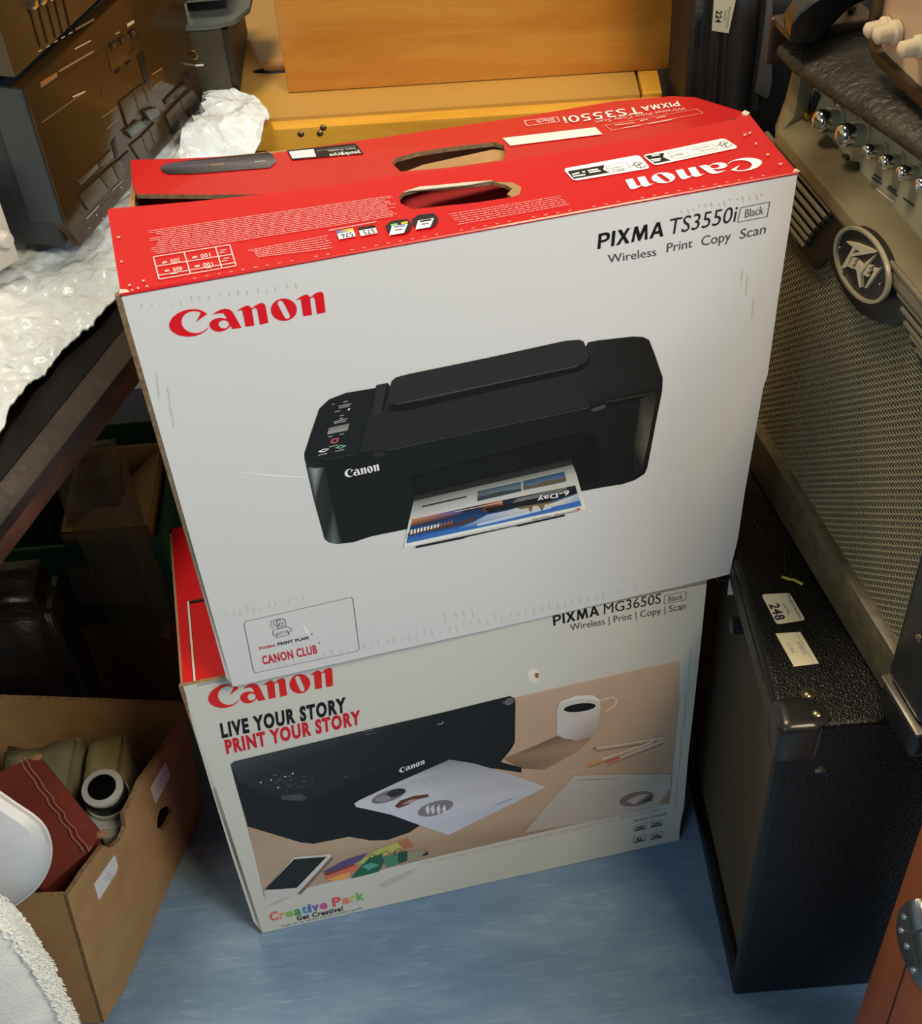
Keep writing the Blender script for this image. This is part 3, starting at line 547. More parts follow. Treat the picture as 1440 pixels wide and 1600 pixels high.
for u, v, s_ in ((990, 1288, '540'), (1016, 1282, '541'), (989, 1306, 'XL'), (1016, 1301, 'XXL')):
    ik.path([(u, v+1), (u+18, v-3), (u+18, v+6), (u, v+10)], .0005, (120, 114, 102), True); ik.text(s_, (u+3, v+8), (u+15, v+5.5), (u+3, v+3), (52, 48, 42), .02); ik.line((u, v+10), (u+18, v+6), .0018, (46, 42, 38))
for q in ([(590, 1382), (640, 1360), (652, 1356), (630, 1372), (600, 1386)], [(412, 1417), (440, 1404), (460, 1398), (430, 1412)]): ik.add(q, (182, 182, 178))
ik.line((372, 1400), (300, 1400), .0001, WL) if False else None
for y in (1010, 1080, 1150, 1210): ik.line((1098-(y-915)*.104-10, y), (1098-(y-915)*.104-14, y+55), .0008, (186, 182, 166))
ik.done('printed_text', low, 'slogan, model name and small print')
# desk photograph
ik = Ink(LP, ln, WL)
ik.add([(360, 1194), (366, 1189), (700, 1112), (1056, 1033), (1061, 1036), (1060, 1100), (1047, 1240), (1044, 1256), (880, 1292), (640, 1348), (418, 1402), (412, 1399), (400, 1345), (375, 1250)], [(150, 134, 116)]*2+[(188, 162, 140), (196, 168, 140), (198, 170, 142), (194, 166, 138), (182, 158, 132), (176, 154, 132), (158, 132, 108), (160, 138, 116), (178, 158, 136), (178, 158, 136), (176, 154, 130), (160, 140, 118)])
for i in range(26):    # wood grain of the pictured desk
    u = random.uniform(830, 1040); v = random.uniform(1090, 1235)-(u-930)*.1; l = random.uniform(20, 90); u2 = min(u+l, 1050); ik.line((u, v), (u2, v-(u2-u)*.18), .0006, random.choice([(182, 152, 128), (212, 184, 160), (196, 162, 134)]))
ik.add([(868, 1150), (925, 1152), (905, 1172), (850, 1203), (812, 1200), (785, 1185), (835, 1165)], [(120, 96, 72), (164, 136, 110), (168, 140, 112), (150, 122, 96), (118, 94, 72), (140, 112, 88), (120, 96, 74)])
ik.add([(360, 1194), (366, 1189), (560, 1143), (690, 1113), (796, 1087), (803, 1090), (805, 1096), (804, 1160), (797, 1172), (782, 1190), (815, 1199), (814, 1207), (770, 1200), (662, 1285), (640, 1300), (606, 1312), (580, 1313), (545, 1307), (520, 1312), (490, 1318), (470, 1316), (387, 1291), (370, 1232)], (32, 35, 38))
ik.add([(360, 1194), (366, 1189), (560, 1143), (690, 1113), (700, 1160), (605, 1197), (520, 1232), (480, 1252), (445, 1250), (373, 1222)], [(58, 64, 66), (58, 64, 66), (50, 55, 57), (36, 38, 40), (28, 30, 32), (36, 40, 43), (42, 47, 50), (44, 50, 53), (40, 46, 49), (52, 58, 61)])
ik.line((400, 1183), (526, 1214), .0007, (34, 38, 40)); ik.add([(440, 1249), (470, 1251), (480, 1246), (470, 1240), (440, 1243)], (66, 72, 75)); ik.add([(784, 1098), (794, 1090), (801, 1090), (803, 1096), (795, 1102)], (96, 98, 96)); ik.path([(683, 1131), (690, 1131), (692, 1127)], .001, (170, 172, 170))
for i in range(34): u = random.gauss(455, 26); v = 1222+random.gauss(0, 7)-(u-455)*.05; ik.line((u, v), (u+random.uniform(2, 6), v-1), .0008, random.choice([(90, 98, 102), (120, 128, 130), (70, 78, 80)]))
for u, v in ((406, 1221), (444, 1212), (433, 1229), (456, 1207), (422, 1217)): ik.add([(u, v), (u+2.4, v), (u+2.4, v+2), (u, v+2)], (200, 205, 205))
ik.line((568, 1143), (582, 1140), .0008, (120, 124, 124)); ik.line((572, 1147), (588, 1144), .0008, (110, 114, 114))
put_logo(ik, (624, 1208), (663, 1193), (623, 1200), (222, 224, 224))
ik.add([(553, 1255), (560, 1250), (620, 1222), (702, 1186), (740, 1192), (800, 1210), (852, 1229), (778, 1266), (700, 1304), (662, 1291), (610, 1272), (570, 1263), (556, 1260)], [(196, 200, 206), (190, 194, 200), (182, 186, 192), (122, 128, 134), (150, 155, 160), (182, 184, 188), (196, 198, 202), (186, 190, 198), (196, 200, 208), (192, 196, 206), (196, 200, 208), (198, 202, 208), (198, 202, 208)])
ov = lambda cx, cy, rx, ry, sk=.12: [(cx+rx*math.cos(a), cy+ry*math.sin(a)-sk*rx*math.cos(a)) for a in [2*math.pi*i/20 for i in range(20)]]
ik.add(ov(607, 1243, 27, 9, .3), (110, 110, 114)); ik.add(ov(618, 1238, 15, 6, .25), (56, 58, 60)); ik.add(ov(598, 1247, 12, 5), (140, 134, 134)); ik.add([(616, 1259), (625, 1250), (645, 1243), (668, 1240), (670, 1244), (650, 1249), (636, 1257), (622, 1262)], (92, 62, 50)); ik.add([(627, 1256), (640, 1249), (652, 1247), (640, 1254)], (180, 150, 140))
ik.add(ov(680, 1262, 28, 11, .25), (126, 120, 126)); 
for u in (664, 672, 681, 690): ik.add([(u, 1262), (u+5, 1256), (u+7, 1268), (u+3, 1272)], (206, 206, 210))
micro(ik, (640, 1217), (762, 1196), (832, 1226), (712, 1256), 13, (150, 156, 166), .0006, .5)
ik.line((776, 1256), (800, 1247), .0012, (96, 120, 160))
# mug
ik.add([(869, 1108), (875, 1095), (900, 1086), (925, 1085), (936, 1092), (938, 1102), (934, 1140), (925, 1150), (900, 1156), (878, 1152), (869, 1146)], [(196, 194, 188), (214, 212, 206), (222, 220, 212), (226, 222, 214), (222, 216, 206), (206, 196, 184), (172, 160, 148), (160, 150, 138), (180, 174, 166), (196, 194, 190), (200, 198, 194)])
ik.add(ov(903, 1103, 33, 11), (202, 198, 190)); ik.add(ov(905, 1104.5, 25, 6.5), (34, 28, 26)); ik.path([(936, 1094), (955, 1088), (963, 1092), (961, 1100), (945, 1112)], .003, (214, 190, 172))
# pencils
for a, b, c, tip in (((926, 1169), (1036, 1152), (206, 196, 178), (90, 130, 112)), ((915, 1194), (1020, 1158), (214, 204, 186), (224, 150, 96)), ((946, 1191), (1036, 1156), (210, 198, 182), (216, 96, 66))):
    ik.line((a[0]+3, a[1]+4), (b[0], b[1]+5), .0018, (150, 120, 94)); ik.line(a, b, .0032, c); A2 = V(a); d2 = (V(b)-A2); ik.line(tuple(A2), tuple(A2+d2*(.05 if tip[1] > 120 and tip[0] < 100 else .24)), .0032, tip)
ik.add([(818, 1300), (850, 1262), (896, 1211), (960, 1209), (1048, 1208), (1047, 1232), (1028, 1254), (1044, 1254), (1044, 1256), (930, 1281)], [(176, 168, 156), (182, 176, 166), (190, 186, 178), (190, 184, 176), (192, 184, 172), (196, 188, 176), (192, 184, 172), (192, 184, 172), (192, 184, 172), (180, 172, 160)])
ik.add([(1028, 1254), (1046, 1232), (1044, 1256)], (176, 140, 116)); micro(ik, (898, 1216), (1042, 1213), (960, 1255), (846, 1288), 16, (168, 162, 152), .0005, .6); ik.line((902, 1217.5), (966, 1215), .0014, (150, 146, 140))
ik.add(ov(994, 1247, 27, 11, .18), (132, 116, 108)); ik.add([(978, 1250), (1000, 1240), (1012, 1240), (990, 1256)], (196, 184, 174)); ik.add([(1000, 1253), (1018, 1241), (1018, 1250)], (90, 76, 70))
# telephone, paper crafts
ik.add([(412, 1392), (458, 1338), (516, 1333), (518, 1336), (470, 1390), (462, 1396), (414, 1403)], (198, 196, 190)); ik.add([(414, 1388), (459, 1341), (510, 1337), (463, 1386), (418, 1389)], (38, 46, 46)); ik.add([(464, 1395), (518, 1337), (520, 1341), (470, 1396)], (120, 104, 86))
for q, c in (([(502, 1362), (540, 1342), (574, 1331), (560, 1345), (520, 1360)], (88, 74, 120)), ([(504, 1364), (552, 1348), (556, 1352), (515, 1368)], (120, 60, 64)), ([(506, 1368), (556, 1350), (560, 1356), (540, 1368), (513, 1374)], (206, 106, 76)), ([(511, 1372), (548, 1360), (542, 1372), (520, 1376)], (222, 160, 90)),
             ([(556, 1348), (585, 1328), (634, 1308), (645, 1322), (610, 1330), (575, 1348)], (176, 180, 96)), ([(620, 1314), (636, 1308), (645, 1322), (630, 1326)], (170, 110, 80)), ([(555, 1362), (575, 1340), (595, 1332), (600, 1345), (592, 1360), (570, 1366), (548, 1371)], (40, 96, 76)), ([(565, 1352), (580, 1346), (592, 1350), (575, 1358)], (84, 160, 130)), ([(597, 1338), (620, 1332), (622, 1348), (605, 1354)], (70, 130, 104)), ([(622, 1330), (636, 1328), (634, 1344), (622, 1348)], (40, 80, 60)), ([(636, 1330), (660, 1326), (668, 1330), (650, 1342), (636, 1344)], (140, 146, 116)), ([(658, 1336), (667, 1328), (668, 1334)], (40, 50, 46))): ik.add(q, c)
for cx, cy in ((582, 1339), (602, 1334), (622, 1330)): ik.path([(cx-6, cy+4), (cx-5, cy-3), (cx+1, cy-6), (cx+6, cy-3)], .0009, (60, 54, 48))
ik.done('printed_picture', low, 'photograph of a black printer on a desk with mug and pencils', .4)
ik = Ink(LP, ln, WL); ik.add([(823, 1056), (826, 1046), (834, 1043), (841, 1048), (842, 1060), (836, 1067), (827, 1064)], (224, 220, 204)); ik.add([(835, 1052), (841, 1051), (841, 1059), (836, 1059)], (128, 98, 52)); ik.done('torn_patch', low, 'small torn patch showing brown card')


# ================================================================ black amplifier cabinet on the floor
def tolexmat(name, rgb, sc, st, rough=.42):
    def ex_(m, nt, b, mapped):
        N = nt.nodes; L = nt.links; vo = N.new('ShaderNodeTexVoronoi'); vo.inputs['Scale'].default_value = sc; vo.feature = 'SMOOTH_F1'; L.new(mapped((1, 1, 1)), vo.inputs['Vector'])
        bp = N.new('ShaderNodeBump'); bp.inputs['Strength'].default_value = st; bp.inputs['Distance'].default_value = .0012; L.new(vo.outputs['Distance'], bp.inputs['Height']); L.new(bp.outputs[0], b.inputs['Normal'])
    return mat(name, rgb, rough, extra=ex_, var=(14, .25), spec=.34)
M_tolex = tolexmat('black_tolex', (9, 9, 9), 620, .55, .34)
CX, CY, CH = .25, .645, .485
cab = thing('amplifier_cabinet', (.42, .95, 0), 'large black leathercloth amplifier on the floor with two white stickers on top', 'amplifier')
g = G(); x1, y1 = .66, 1.205; fx, fy0, fy1, fz0, fz1, rx = CX, CY+.016, y1-.016, .03, CH-.035, CX+.014
o = [V((CX, CY, 0)), V((CX, y1, 0)), V((CX, y1, CH)), V((CX, CY, CH))]; i_ = [V((CX, fy0, fz0)), V((CX, fy1, fz0)), V((CX, fy1, fz1)), V((CX, fy0, fz1))]; r_ = [p+V((rx-CX, 0, 0)) for p in i_]; b_ = [V((x1, p.y, p.z)) for p in o]
g.v = o+i_+r_+b_
g.f = [(0, 1, 5, 4), (1, 2, 6, 5), (2, 3, 7, 6), (3, 0, 4, 7), (4, 5, 9, 8), (5, 6, 10, 9), (6, 7, 11, 10), (7, 4, 8, 11), (8, 9, 10, 11), (0, 12, 13, 1), (1, 13, 14, 2), (2, 14, 15, 3), (3, 15, 12, 0), (12, 15, 14, 13)]; g.m = [0]*14
g.build('body', M_tolex, cab, bevel=.006, seg=3)
M_cloth = mat('black_grille_cloth', (78, 69, 55), .8, bump=(300, .5))
g = G()
for i in range(34):
    z = .04+i*.0112
    if z < .40: g.tube([(rx-.001, fy0, z), (rx-.003, (fy0+fy1)/2, z+.001), (rx-.001, fy1, z)], .0046, 6)
g.build('grille_cloth', M_cloth, cab, smooth=True, kind='stuff', label='ribbed black grille cloth')
M_strip = mat('grey_metal_strip', (74, 68, 58), .5, .4, var=(60, .3))
g = G(); g.box(CX-.0012, CX+.001, CY+.03, y1-.02, CH-.034, CH-.012); strip = g.build('edge_strip', M_strip, cab, label='grey metal strip with rivet holes')
for u, v in ((1186, 1015), (1194, 1039), (1201, 1058), (1210, 1086)):
    p = sight(u, v, (CX-.0013, 0, 0), (1, 0, 0)); p.z = min(max(p.z, CH-.03), CH-.016); g = G(); g.lathe(p, (-1, 0, 0), [(0, .0018), (.0004, .0018)], 10); g.build('rivet_hole', M_black, strip)
for u, v in ((1133, 920), (1156, 985)):
    p = sight(u, v, (CX+.004, 0, 0), (1, 0, 0)); g = G(); g.lathe(V((rx, p.y, fz1-.022)), (-1, 0, 0), [(0, .012), (.006, .012), (.007, .0095), (.019, .0085), (.02, .007)], 18); g.build('control_knob', mat('knob_black', (22, 22, 22), .3), cab, smooth=True)
g = G(); a = sight(1134, 945, (CX-.0005, 0, 0), (1, 0, 0)); g.box(CX+.0, CX+.012, a.y, a.y+.0022, CH-.06, CH-.036); g.build('white_mark', mat('white_paint', (230, 226, 210), .5), cab)
g = G(); g.box(CX-.003, CX+.036, CY-.003, CY+.034, CH-.05, CH+.0025); cp = g.build('corner_protector', mat('corner_plastic', (30, 29, 27), .28), cab, bevel=.011, seg=4, label='rounded black corner protector')
M_screw = mat('screw_steel', (140, 128, 104), .3, 1)
def screw(P, n, r, par, name='screw', washer=False):
    g = G(); P = V(P)
    if washer: g.lathe(P, n, [(0, r*1.7), (.0012, r*1.6), (.0013, r)], 18)
    g.lathe(P, n, [(0, r), (.0012, r*.95), (.0022, r*.6), (.0025, .0001)], 16)
    g.build(name, M_screw, par, smooth=True)
q = onz(1276, 1115, CH+.002); g = G(); g.lathe(V((q.x, q.y, CH-.0005)), (0, 0, 1), [(0, .0115), (.0018, .011), (.0024, .0095)], 24); g.build('protector_lobe', mat('corner_plastic', (30, 29, 27), .28), cp, smooth=True)
screw((q.x, q.y, CH+.002), (0, 0, 1), .0042, cab); q = onz(1262, 1084, CH+.001); screw((q.x, q.y, CH), (0, 0, 1), .004, cab, washer=True)
q = sight(1281, 1203, (0, CY, 0), (0, 1, 0)); screw((q.x, CY+.0005, q.z), (0, -1, 0), .0052, cab)
M_sticker = mat('sticker_paper', (236, 226, 190), .45)
def sticker(par, q, P, n, nm, lab, rd=.0025):
    pts = [sight(u, v, P, n) for u, v in q]; c = sum(pts, V())/4; out = []
    for i in range(4):
        a, b, d = pts[i-1], pts[i], pts[(i+1) % 4]; out += [b+(a-b).normalized()*rd, b+((a-b).normalized()+(d-b).normalized())*rd*.3, b+(d-b).normalized()*rd]
    n = V(n).normalized(); g = G(); g.slab([[p+n*.0004 for p in out]], n*-.0003); return g.build(nm, M_sticker, par, label=lab)
TZ = (0, 0, CH+.0006)
s1 = sticker(cab, [(1189, 929), (1233, 927), (1258, 969), (1213, 976)], TZ, (0, 0, 1), 'lot_sticker', 'white sticker numbered 248')
ik = Ink(TZ, (0, 0, 1), (232, 222, 190), .78, .0006); ik.text('248', (1201, 945), (1212, 970), (1216, 943), (50, 40, 66), .03); ik.text('Lot No.', (1222, 944), (1231, 962), (1227, 943), (120, 110, 110)); ik.text('Bungers Auctions', (1229.5, 931), (1249, 968), (1233.5, 930.5), (96, 86, 90)); ik.done('printed_text', s1)
s2 = sticker(cab, [(1211, 990), (1250, 988), (1279, 1037), (1240, 1042)], TZ, (0, 0, 1), 'plain_sticker', 'white sticker with faint grey print', .0004)
ik = Ink(TZ, (0, 0, 1), (232, 222, 190), .78, .0006); ik.text('1194', (1228, 1007), (1236, 1021), (1234, 1006), (160, 154, 140)); ik.text('3678005E', (1243, 1003), (1255, 1024), (1249, 1002), (160, 154, 140)); ik.line((1244, 990), (1272, 1038), .0005, (170, 164, 140)); ik.done('printed_text', s2)
g = G(); q = [onz(u, v, CH+.002) for u, v in ((1221, 901), (1232, 905), (1240, 906), (1254, 913))]; g.tube(q, [.0012, .0014, .0013, .0016], 6); tag(g.build('straw', mat('yellow_straw', (196, 186, 60), .6), smooth=True), 'thin yellow straw lying on the black amplifier above the stickers', 'straw')

# ================================================================ worn tweed-grille amplifier standing on it
th = .183; E1 = V((-math.sin(th), math.cos(th), 0)); E2 = V((math.cos(th), math.sin(th), 0)); EZ = V((0, 0, 1)); A0 = V((.342, .668, CH+.0015))
def A(a, d, z): return A0+E1*a+E2*d+EZ*z
def aF(u, v, d=0): return sight(u, v, A0+E2*d, E2)
def aL(p): q = p-A0; return q.dot(E1), q.dot(E2), q.z
amp = thing('guitar_amplifier', A(.15, .12, 0), 'worn grey guitar amplifier with woven metal grille and oval badge', 'amplifier')
M_worn = mat('worn_tolex', (84, 76, 60), .5, var=(16, .5, (1, 1, 1), (34, 31, 26)), bump=(240, .8))
M_worntop = mat('worn_tolex_top', (62, 57, 47), .42, var=(22, .5, (1, 1, 1), (30, 28, 24)), bump=(150, 1.0))
def prof(gr, pr, a0, a1, mi=0):
    gr.slab([[A(a0, d, z) for d, z in pr]], E1*(a1-a0), mi)
def profn(gr, pr, stops):
    k = len(gr.v); n = len(pr)
    for a in stops: gr.v += [A(a, d, z) for d, z in pr]
    for i in range(len(stops)-1):
        for j in range(n): a, b = k+i*n+j, k+i*n+(j+1) % n; gr.f.append((a, b, b+n, a+n)); gr.m.append(0)
    gr.f.append(tuple(range(k, k+n))[::-1]); gr.m.append(0); e = k+(len(stops)-1)*n; gr.f.append(tuple(range(e, e+n))); gr.m.append(0)
g = G(); prof(g, [(.014, 0), (.24, 0), (.24, .395), (.062, .395), (.041, .398), (.032, .362), (.014, .345)], -.055, .345); g.build('body', mat('amp_side_black', (24, 22, 20), .5, bump=(200, .5)), amp, bevel=.003)
g = G(); profn(g, [(.24, .3965), (.24, .424), (.07, .428), (.042, .424), (.024, .414), (.023, .406), (.034, .4015), (.06, .3985)], [-.055+.405*i/14 for i in range(15)])
for k_, v_ in enumerate(g.v):
    a_c = (v_-A0).dot(E1); f_c = max(0, min(1, (.33-a_c)/.2)); g.v[k_] = v_+EZ*.012*f_c*f_c*(3-2*f_c)-E2*.019*max(0, min(1, (a_c-.15)/.18))*(1 if (v_-A0).dot(E2) < .2 else 0)
g.build('top_cover', M_worntop, amp, bevel=.0045, seg=3, label='scuffed dark leathercloth top')
M_bez = mat('worn_grey_bezel', (126, 116, 88), .36, .15, var=(12, .4, (1, 1, 1), (84, 74, 54)), bump=(18, .25))
g = G(); prof(g, [(.0, .340), (-.004, .348), (-.001, .356), (.025, .365), (.030, .365), (.030, .345), (.013, .340)], -.05, .318); 
g.slab([[A(.316, -.001, .345), A(.338, .006, .348), A(.346, .016, .366), A(.346, .020, .394), A(.334, .022, .394), A(.318, .012, .366), A(.314, -.004, .352)]], E2*.012); g.build('bezel', M_bez, amp, bevel=.0018, label='worn grey metal lip under the controls')
pn = (E2*-.97+EZ*.25).normalized(); PP = A(0, .0275, .3635)
M_panel = mat('grey_control_panel', (156, 150, 122), .4, .1, var=(5, .2))
pu = (E2*.25+EZ*.97).normalized()
g = G(); g.slab([[PP+E1*-.05+pu*0, PP+E1*.330, PP+E1*.326+pu*.052, PP+E1*-.05+pu*.052]], pn*.0012); pan = g.build('control_panel', M_panel, amp, label='grey control panel with chrome knobs')
pF = lambda u, v: sight(u, v, PP+pn*.0015, pn)
M_knob = mat('knob_grey', (160, 154, 128), .33, .3); M_redlamp = mat('dark_red', (120, 20, 26), .2)
for i, (bu, bv, r, L_) in enumerate([(1307, 190, .0092, .017), (1346, 212, .0092, .018), (1378, 238, .0058, .014), (1405, 254, .0058, .014), (1432, 271, .0058, .014), (1462, 290, .0058, .014)]):
    B = pF(bu, bv); g = G(); n_ = 12
    g.lathe(B, pn, [(0, r*1.28), (.0012, r*1.28), (.0013, r*.98), (L_*.55, r*.9)], 24); k = g.build('control_knob', M_knob, pan, label='large chrome-capped knob' if i < 2 else 'small chrome-capped knob')
    g = G(); g.lathe(B+pn*L_*.55, pn, [(0, r*.92), (L_*.3, r*.98), (L_*.5, r*.86), (L_*.62, r*.55), (L_*.66, .0001)], 24); g.build('knob_cap', M_chrome, k, smooth=True)
ik = Ink(PP+pn*.0013, pn, (150, 146, 122), .5, .0002)
for (u, v, w_) in ((1309, 161, 12), (1346, 182, 14), (1382, 202, 15), (1409, 221, 16), (1434, 238, 12)):
    d_ = .55; v += 4; q = [(u-w_*.62, v-w_*.62*d_-4), (u+w_*.45, v+w_*.45*d_-4), (u+w_*.62, v+w_*.62*d_+3), (u-w_*.45, v-w_*.45*d_+4)]; ik.add(q, (46, 42, 34)); ik.line((u-w_*.3, v-w_*.3*d_), (u+w_*.3, v+w_*.3*d_), .0016, (176, 170, 146))
for a, b in (((1290, 172), (1300, 177)), ((1292, 168), (1302, 171)), ((1330, 190), (1338, 195)), ((1350, 197), (1360, 201)), ((1352, 207), (1360, 212)), ((1352, 223), (1359, 228)), ((1332, 203), (1340, 208))): ik.line(a, b, .0007, (196, 190, 160))
for a, b in (((1362, 277), (1377, 287)), ((1386, 293), (1402, 306)), ((1411, 309), (1428, 322)), ((1365, 272), (1377, 281)), ((1388, 290), (1400, 299))): ik.line(a, b, .0014, (60, 56, 46))
ik.path([(1334, 268), (1396, 316)], .0006, (190, 186, 150)); ik.done('printed_text', pan)
for u, v in ((1270, 218), (1289, 226), (1306, 236), (1322, 250), (1273, 214), (1337, 262)):
    B = pF(u, v); g = G(); g.lathe(B, pn, [(0, .0048), (.003, .0048), (.0032, .003), (.0006, .003)], 14); g.build('input_jack', mat('jack_dark', (64, 60, 50), .3, .7), pan)
B = pF(1268, 180); g = G(); g.lathe(B, pn, [(0, .005), (.004, .0046), (.007, .003), (.008, .0001)], 14); g.build('brass_nut', mat('brass', (196, 160, 84), .25, 1), pan, smooth=True)
B = pF(1274, 158); g = G(); g.hexa(B-E1*.004-pu*.008, E1*.008, pu*.015, pn*.002); g.build('panel_end_clip', M_black, pan)
# grille
g = G(); g.slab([[A(-.04, .0115, .012), A(.343, .0115, .012), A(.343, .0115, .350), A(-.04, .0115, .350)]], E2*.002); g.build('grille_backing', mat('grille_void', (9, 8, 7), .9), amp)
g = G(); NA, NZ = 98, 84; a0_, a1_, z0_, z1_ = -.035, .338, .052, .350
def wire(gr, pts, w_, nrm, acr):
    k = len(gr.v)
    for p in pts: gr.v += [p-acr*w_, p+nrm*w_*.9, p+acr*w_]
    for i in range(len(pts)-1):
        for j in (0, 1): gr.f.append((k+i*3+j, k+i*3+j+1, k+i*3+j+4, k+i*3+j+3)); gr.m.append(0)
for i in range(NA+1):
    a = a0_+(a1_-a0_)*i/NA; wire(g, [A(a, .0085+.0007*(1 if (i+j) % 2 else -1), z0_+(z1_-z0_)*j/NZ) for j in range(NZ+1)], .00046, -E2, E1)
for j in range(NZ+1):
    z = z0_+(z1_-z0_)*j/NZ; wire(g, [A(a0_+(a1_-a0_)*i/NA, .0085-.0007*(1 if (i+j) % 2 else -1), z) for i in range(NA+1)], .00062, -E2, EZ)
g.build('woven_grille', mat('grille_wire', (158, 149, 118), .36, .3), amp, kind='stuff', label='woven grey metal grille')
g = G(); prof(g, [(-.001, .003), (-.001, .053), (.010, .055), (.013, .055), (.013, .003)], -.012, .340); g.build('bottom_rail', mat('worn_rail', (112, 101, 76), .42, .1, var=(70, .45), bump=(90, .3)), amp, bevel=.001, label='worn grey metal strip along the bottom')
# badge plate, slats, badge
plate = [(1240, 262), (1300, 322), (1372, 388), (1450, 448), (1460, 620), (1436, 566), (1420, 528), (1408, 503), (1395, 509), (1372, 505), (1342, 490), (1320, 462), (1304, 430), (1292, 404), (1272, 422), (1257, 402), (1242, 378), (1228, 352)]
g = G(); pl = []
for u, v in plate:
    p = aF(u, v, .002); a, d, z = aL(p); pl.append(A(a, .002, min(z, .3485)))
g.slab([pl], E2*.004); g.build('badge_plate', mat('plate_black', (26, 24, 21), .45), amp, bevel=.001)
def slat(u0, v0, zi, far):
    a, d, z = aL(aF(u0, v0, -.001)); a2 = .338 if far else -.04; g = G()
    g.tube([A(a, -.0005, z), A(a+(a2-a)*.5, -.0008, z), A(a2, -.0005, z)], .0024, 8); g.build('slat', mat('slat_grey', (104, 96, 76) if far else (84, 76, 62), .4), amp, smooth=True)
for i, (u, v) in enumerate([(1299, 332), (1290, 340.5), (1282, 349), (1274, 358), (1267, 367), (1262, 376), (1257, 386)]): slat(u, v, i, True)
for i, (u, v) in enumerate([(1391, 411), (1399, 435), (1404, 459), (1409, 482), (1414, 504), (1423, 524), (1432, 545)]): slat(u, v, i, False)
def epx(s_, t): rr = .385; return (1344+42*s_*math.cos(t), 414.5+59.5*s_*(rr*math.cos(t)+math.sqrt(1-rr*rr)*math.sin(t)))
T_ = [2*math.pi*i/48 for i in range(48)]
g = G(); g.slab([[aF(*epx(1.0, t), -.006) for t in T_]], E2*.008); bd = g.build('badge', mat('badge_black', (34, 30, 26), .4), amp, label='oval black badge with silver rim and brand logo')
g = G(); g.slab([[aF(*epx(1.02, t), -.0085) for t in T_], [aF(*epx(.93, t), -.0085) for t in T_]], E2*.003); g.build('badge_rim', mat('badge_silver', (172, 160, 136), .4, .25), bd, bevel=.0004)
lc = lambda L: [(1290+x/11.43, 345+y/11.43) for x, y in L]; g = G()
for loops in ([[(350, 370), (520, 400), (915, 550), (860, 572), (440, 640), (375, 815), (255, 868), (480, 470)], [(515, 500), (470, 592), (605, 548)]],
              [[(385, 810), (480, 655), (560, 680), (535, 705), (510, 700), (500, 735), (525, 745), (508, 775), (480, 770), (465, 815), (490, 830), (480, 860)]],
              [[(500, 860), (575, 705), (640, 800), (880, 598), (615, 945), (625, 1190), (590, 1190), (540, 880), (525, 870)]],
              [[(650, 950), (760, 780), (830, 805), (815, 830), (780, 825), (770, 870), (800, 885), (785, 905), (755, 900), (730, 945), (755, 990), (735, 1000)]],
              [[(840, 840), (880, 870), (985, 825), (710, 1205), (690, 1195), (850, 905)]]):
    g.slab([[aF(*p, -.0085) for p in lc(l)] for l in loops], E2*.003)
g.build('logo', mat('badge_letter', (214, 198, 166), .4, .1), bd, label='raised silver brand lettering')
for u, v in ((1314, 387), (1377, 444)): screw(aF(u, v, -.0062), -E2, .0014, bd)
# near corner
g = G(); q0 = A(-.062, -.010, .040); g.hexa(q0, E1*.058, E2*.10, EZ*.35); g.build('corner_post', mat('amp_corner_plastic', (27, 27, 29), .35), amp, bevel=.010, seg=4)
g = G(); g.hexa(A(-.064, -.012, 0), E1*.060, E2*.11, EZ*.034); g.build('foot_block', mat('foot_black', (22, 20, 17), .4), amp, bevel=.008, seg=3)
g = G(); g.hexa(A(-.066, -.0135, .034), E1*.063, E2*.11, EZ*.005); g.build('silver_band', M_steel, amp, bevel=.002)
q = aF(1436, 997, -.0115); screw(q, -E2, .004, amp)
g = G(); g.hexa(A(.322, .002, .4285), E1*.036, E2*.075, EZ*.008); g.hexa(A(.3515, .0, .396), E1*.0065, E2*.032, EZ*.040); g.build('strap_end', mat('strap_brown', (66, 50, 36), .35), amp, bevel=.005, seg=3, label='brown plastic strap end')
# ---- curved black arm on top
B = A(.312, .075, .4370); PL = (B, (0, 1, 0)); pt = lambda u, v, dy=0: sight(u, v, B+V((0, dy, 0)), (0, 1, 0))
arm = thing('curved_arm', B, 'glossy black curved arm standing up on the worn amplifier', 'arm'); g = G()
top_ = [(1234, 58), (1236, 40), (1250, 20), (1272, 4), (1300, -12), (1330, -30), (1370, -45), (1380, -14), (1350, 2), (1328, 12), (1306, 34), (1288, 54), (1276, 66), (1262, 70), (1244, 68)]
g.slab([[pt(*p, -.012) for p in top_]], (0, .024, 0)); g.build('arm', mat('gloss_black', (16, 15, 14), .22, coat=.3), arm, bevel=.006, seg=4)
g = G(); g.slab([[V((p_.x, p_.y, max(p_.z, B.z))) for p_ in (pt(*p, -.008) for p in [(1244, 64), (1274, 62), (1278, 76), (1286, 72), (1290, 66), (1294, 72), (1288, 84), (1270, 86), (1240, 84)])]], (0, .016, 0)); g.build('hinge', M_black, arm, bevel=.002)
for a, b in (((1306, 30), (1325, 88)), ((1327, 10), (1322, 86))): g = G(); b_ = pt(*b, .045); b_.z = max(b_.z, A0.z+.431); g.tube([pt(*a, .02), b_], .0035, 8); g.build('strut', M_black, arm)
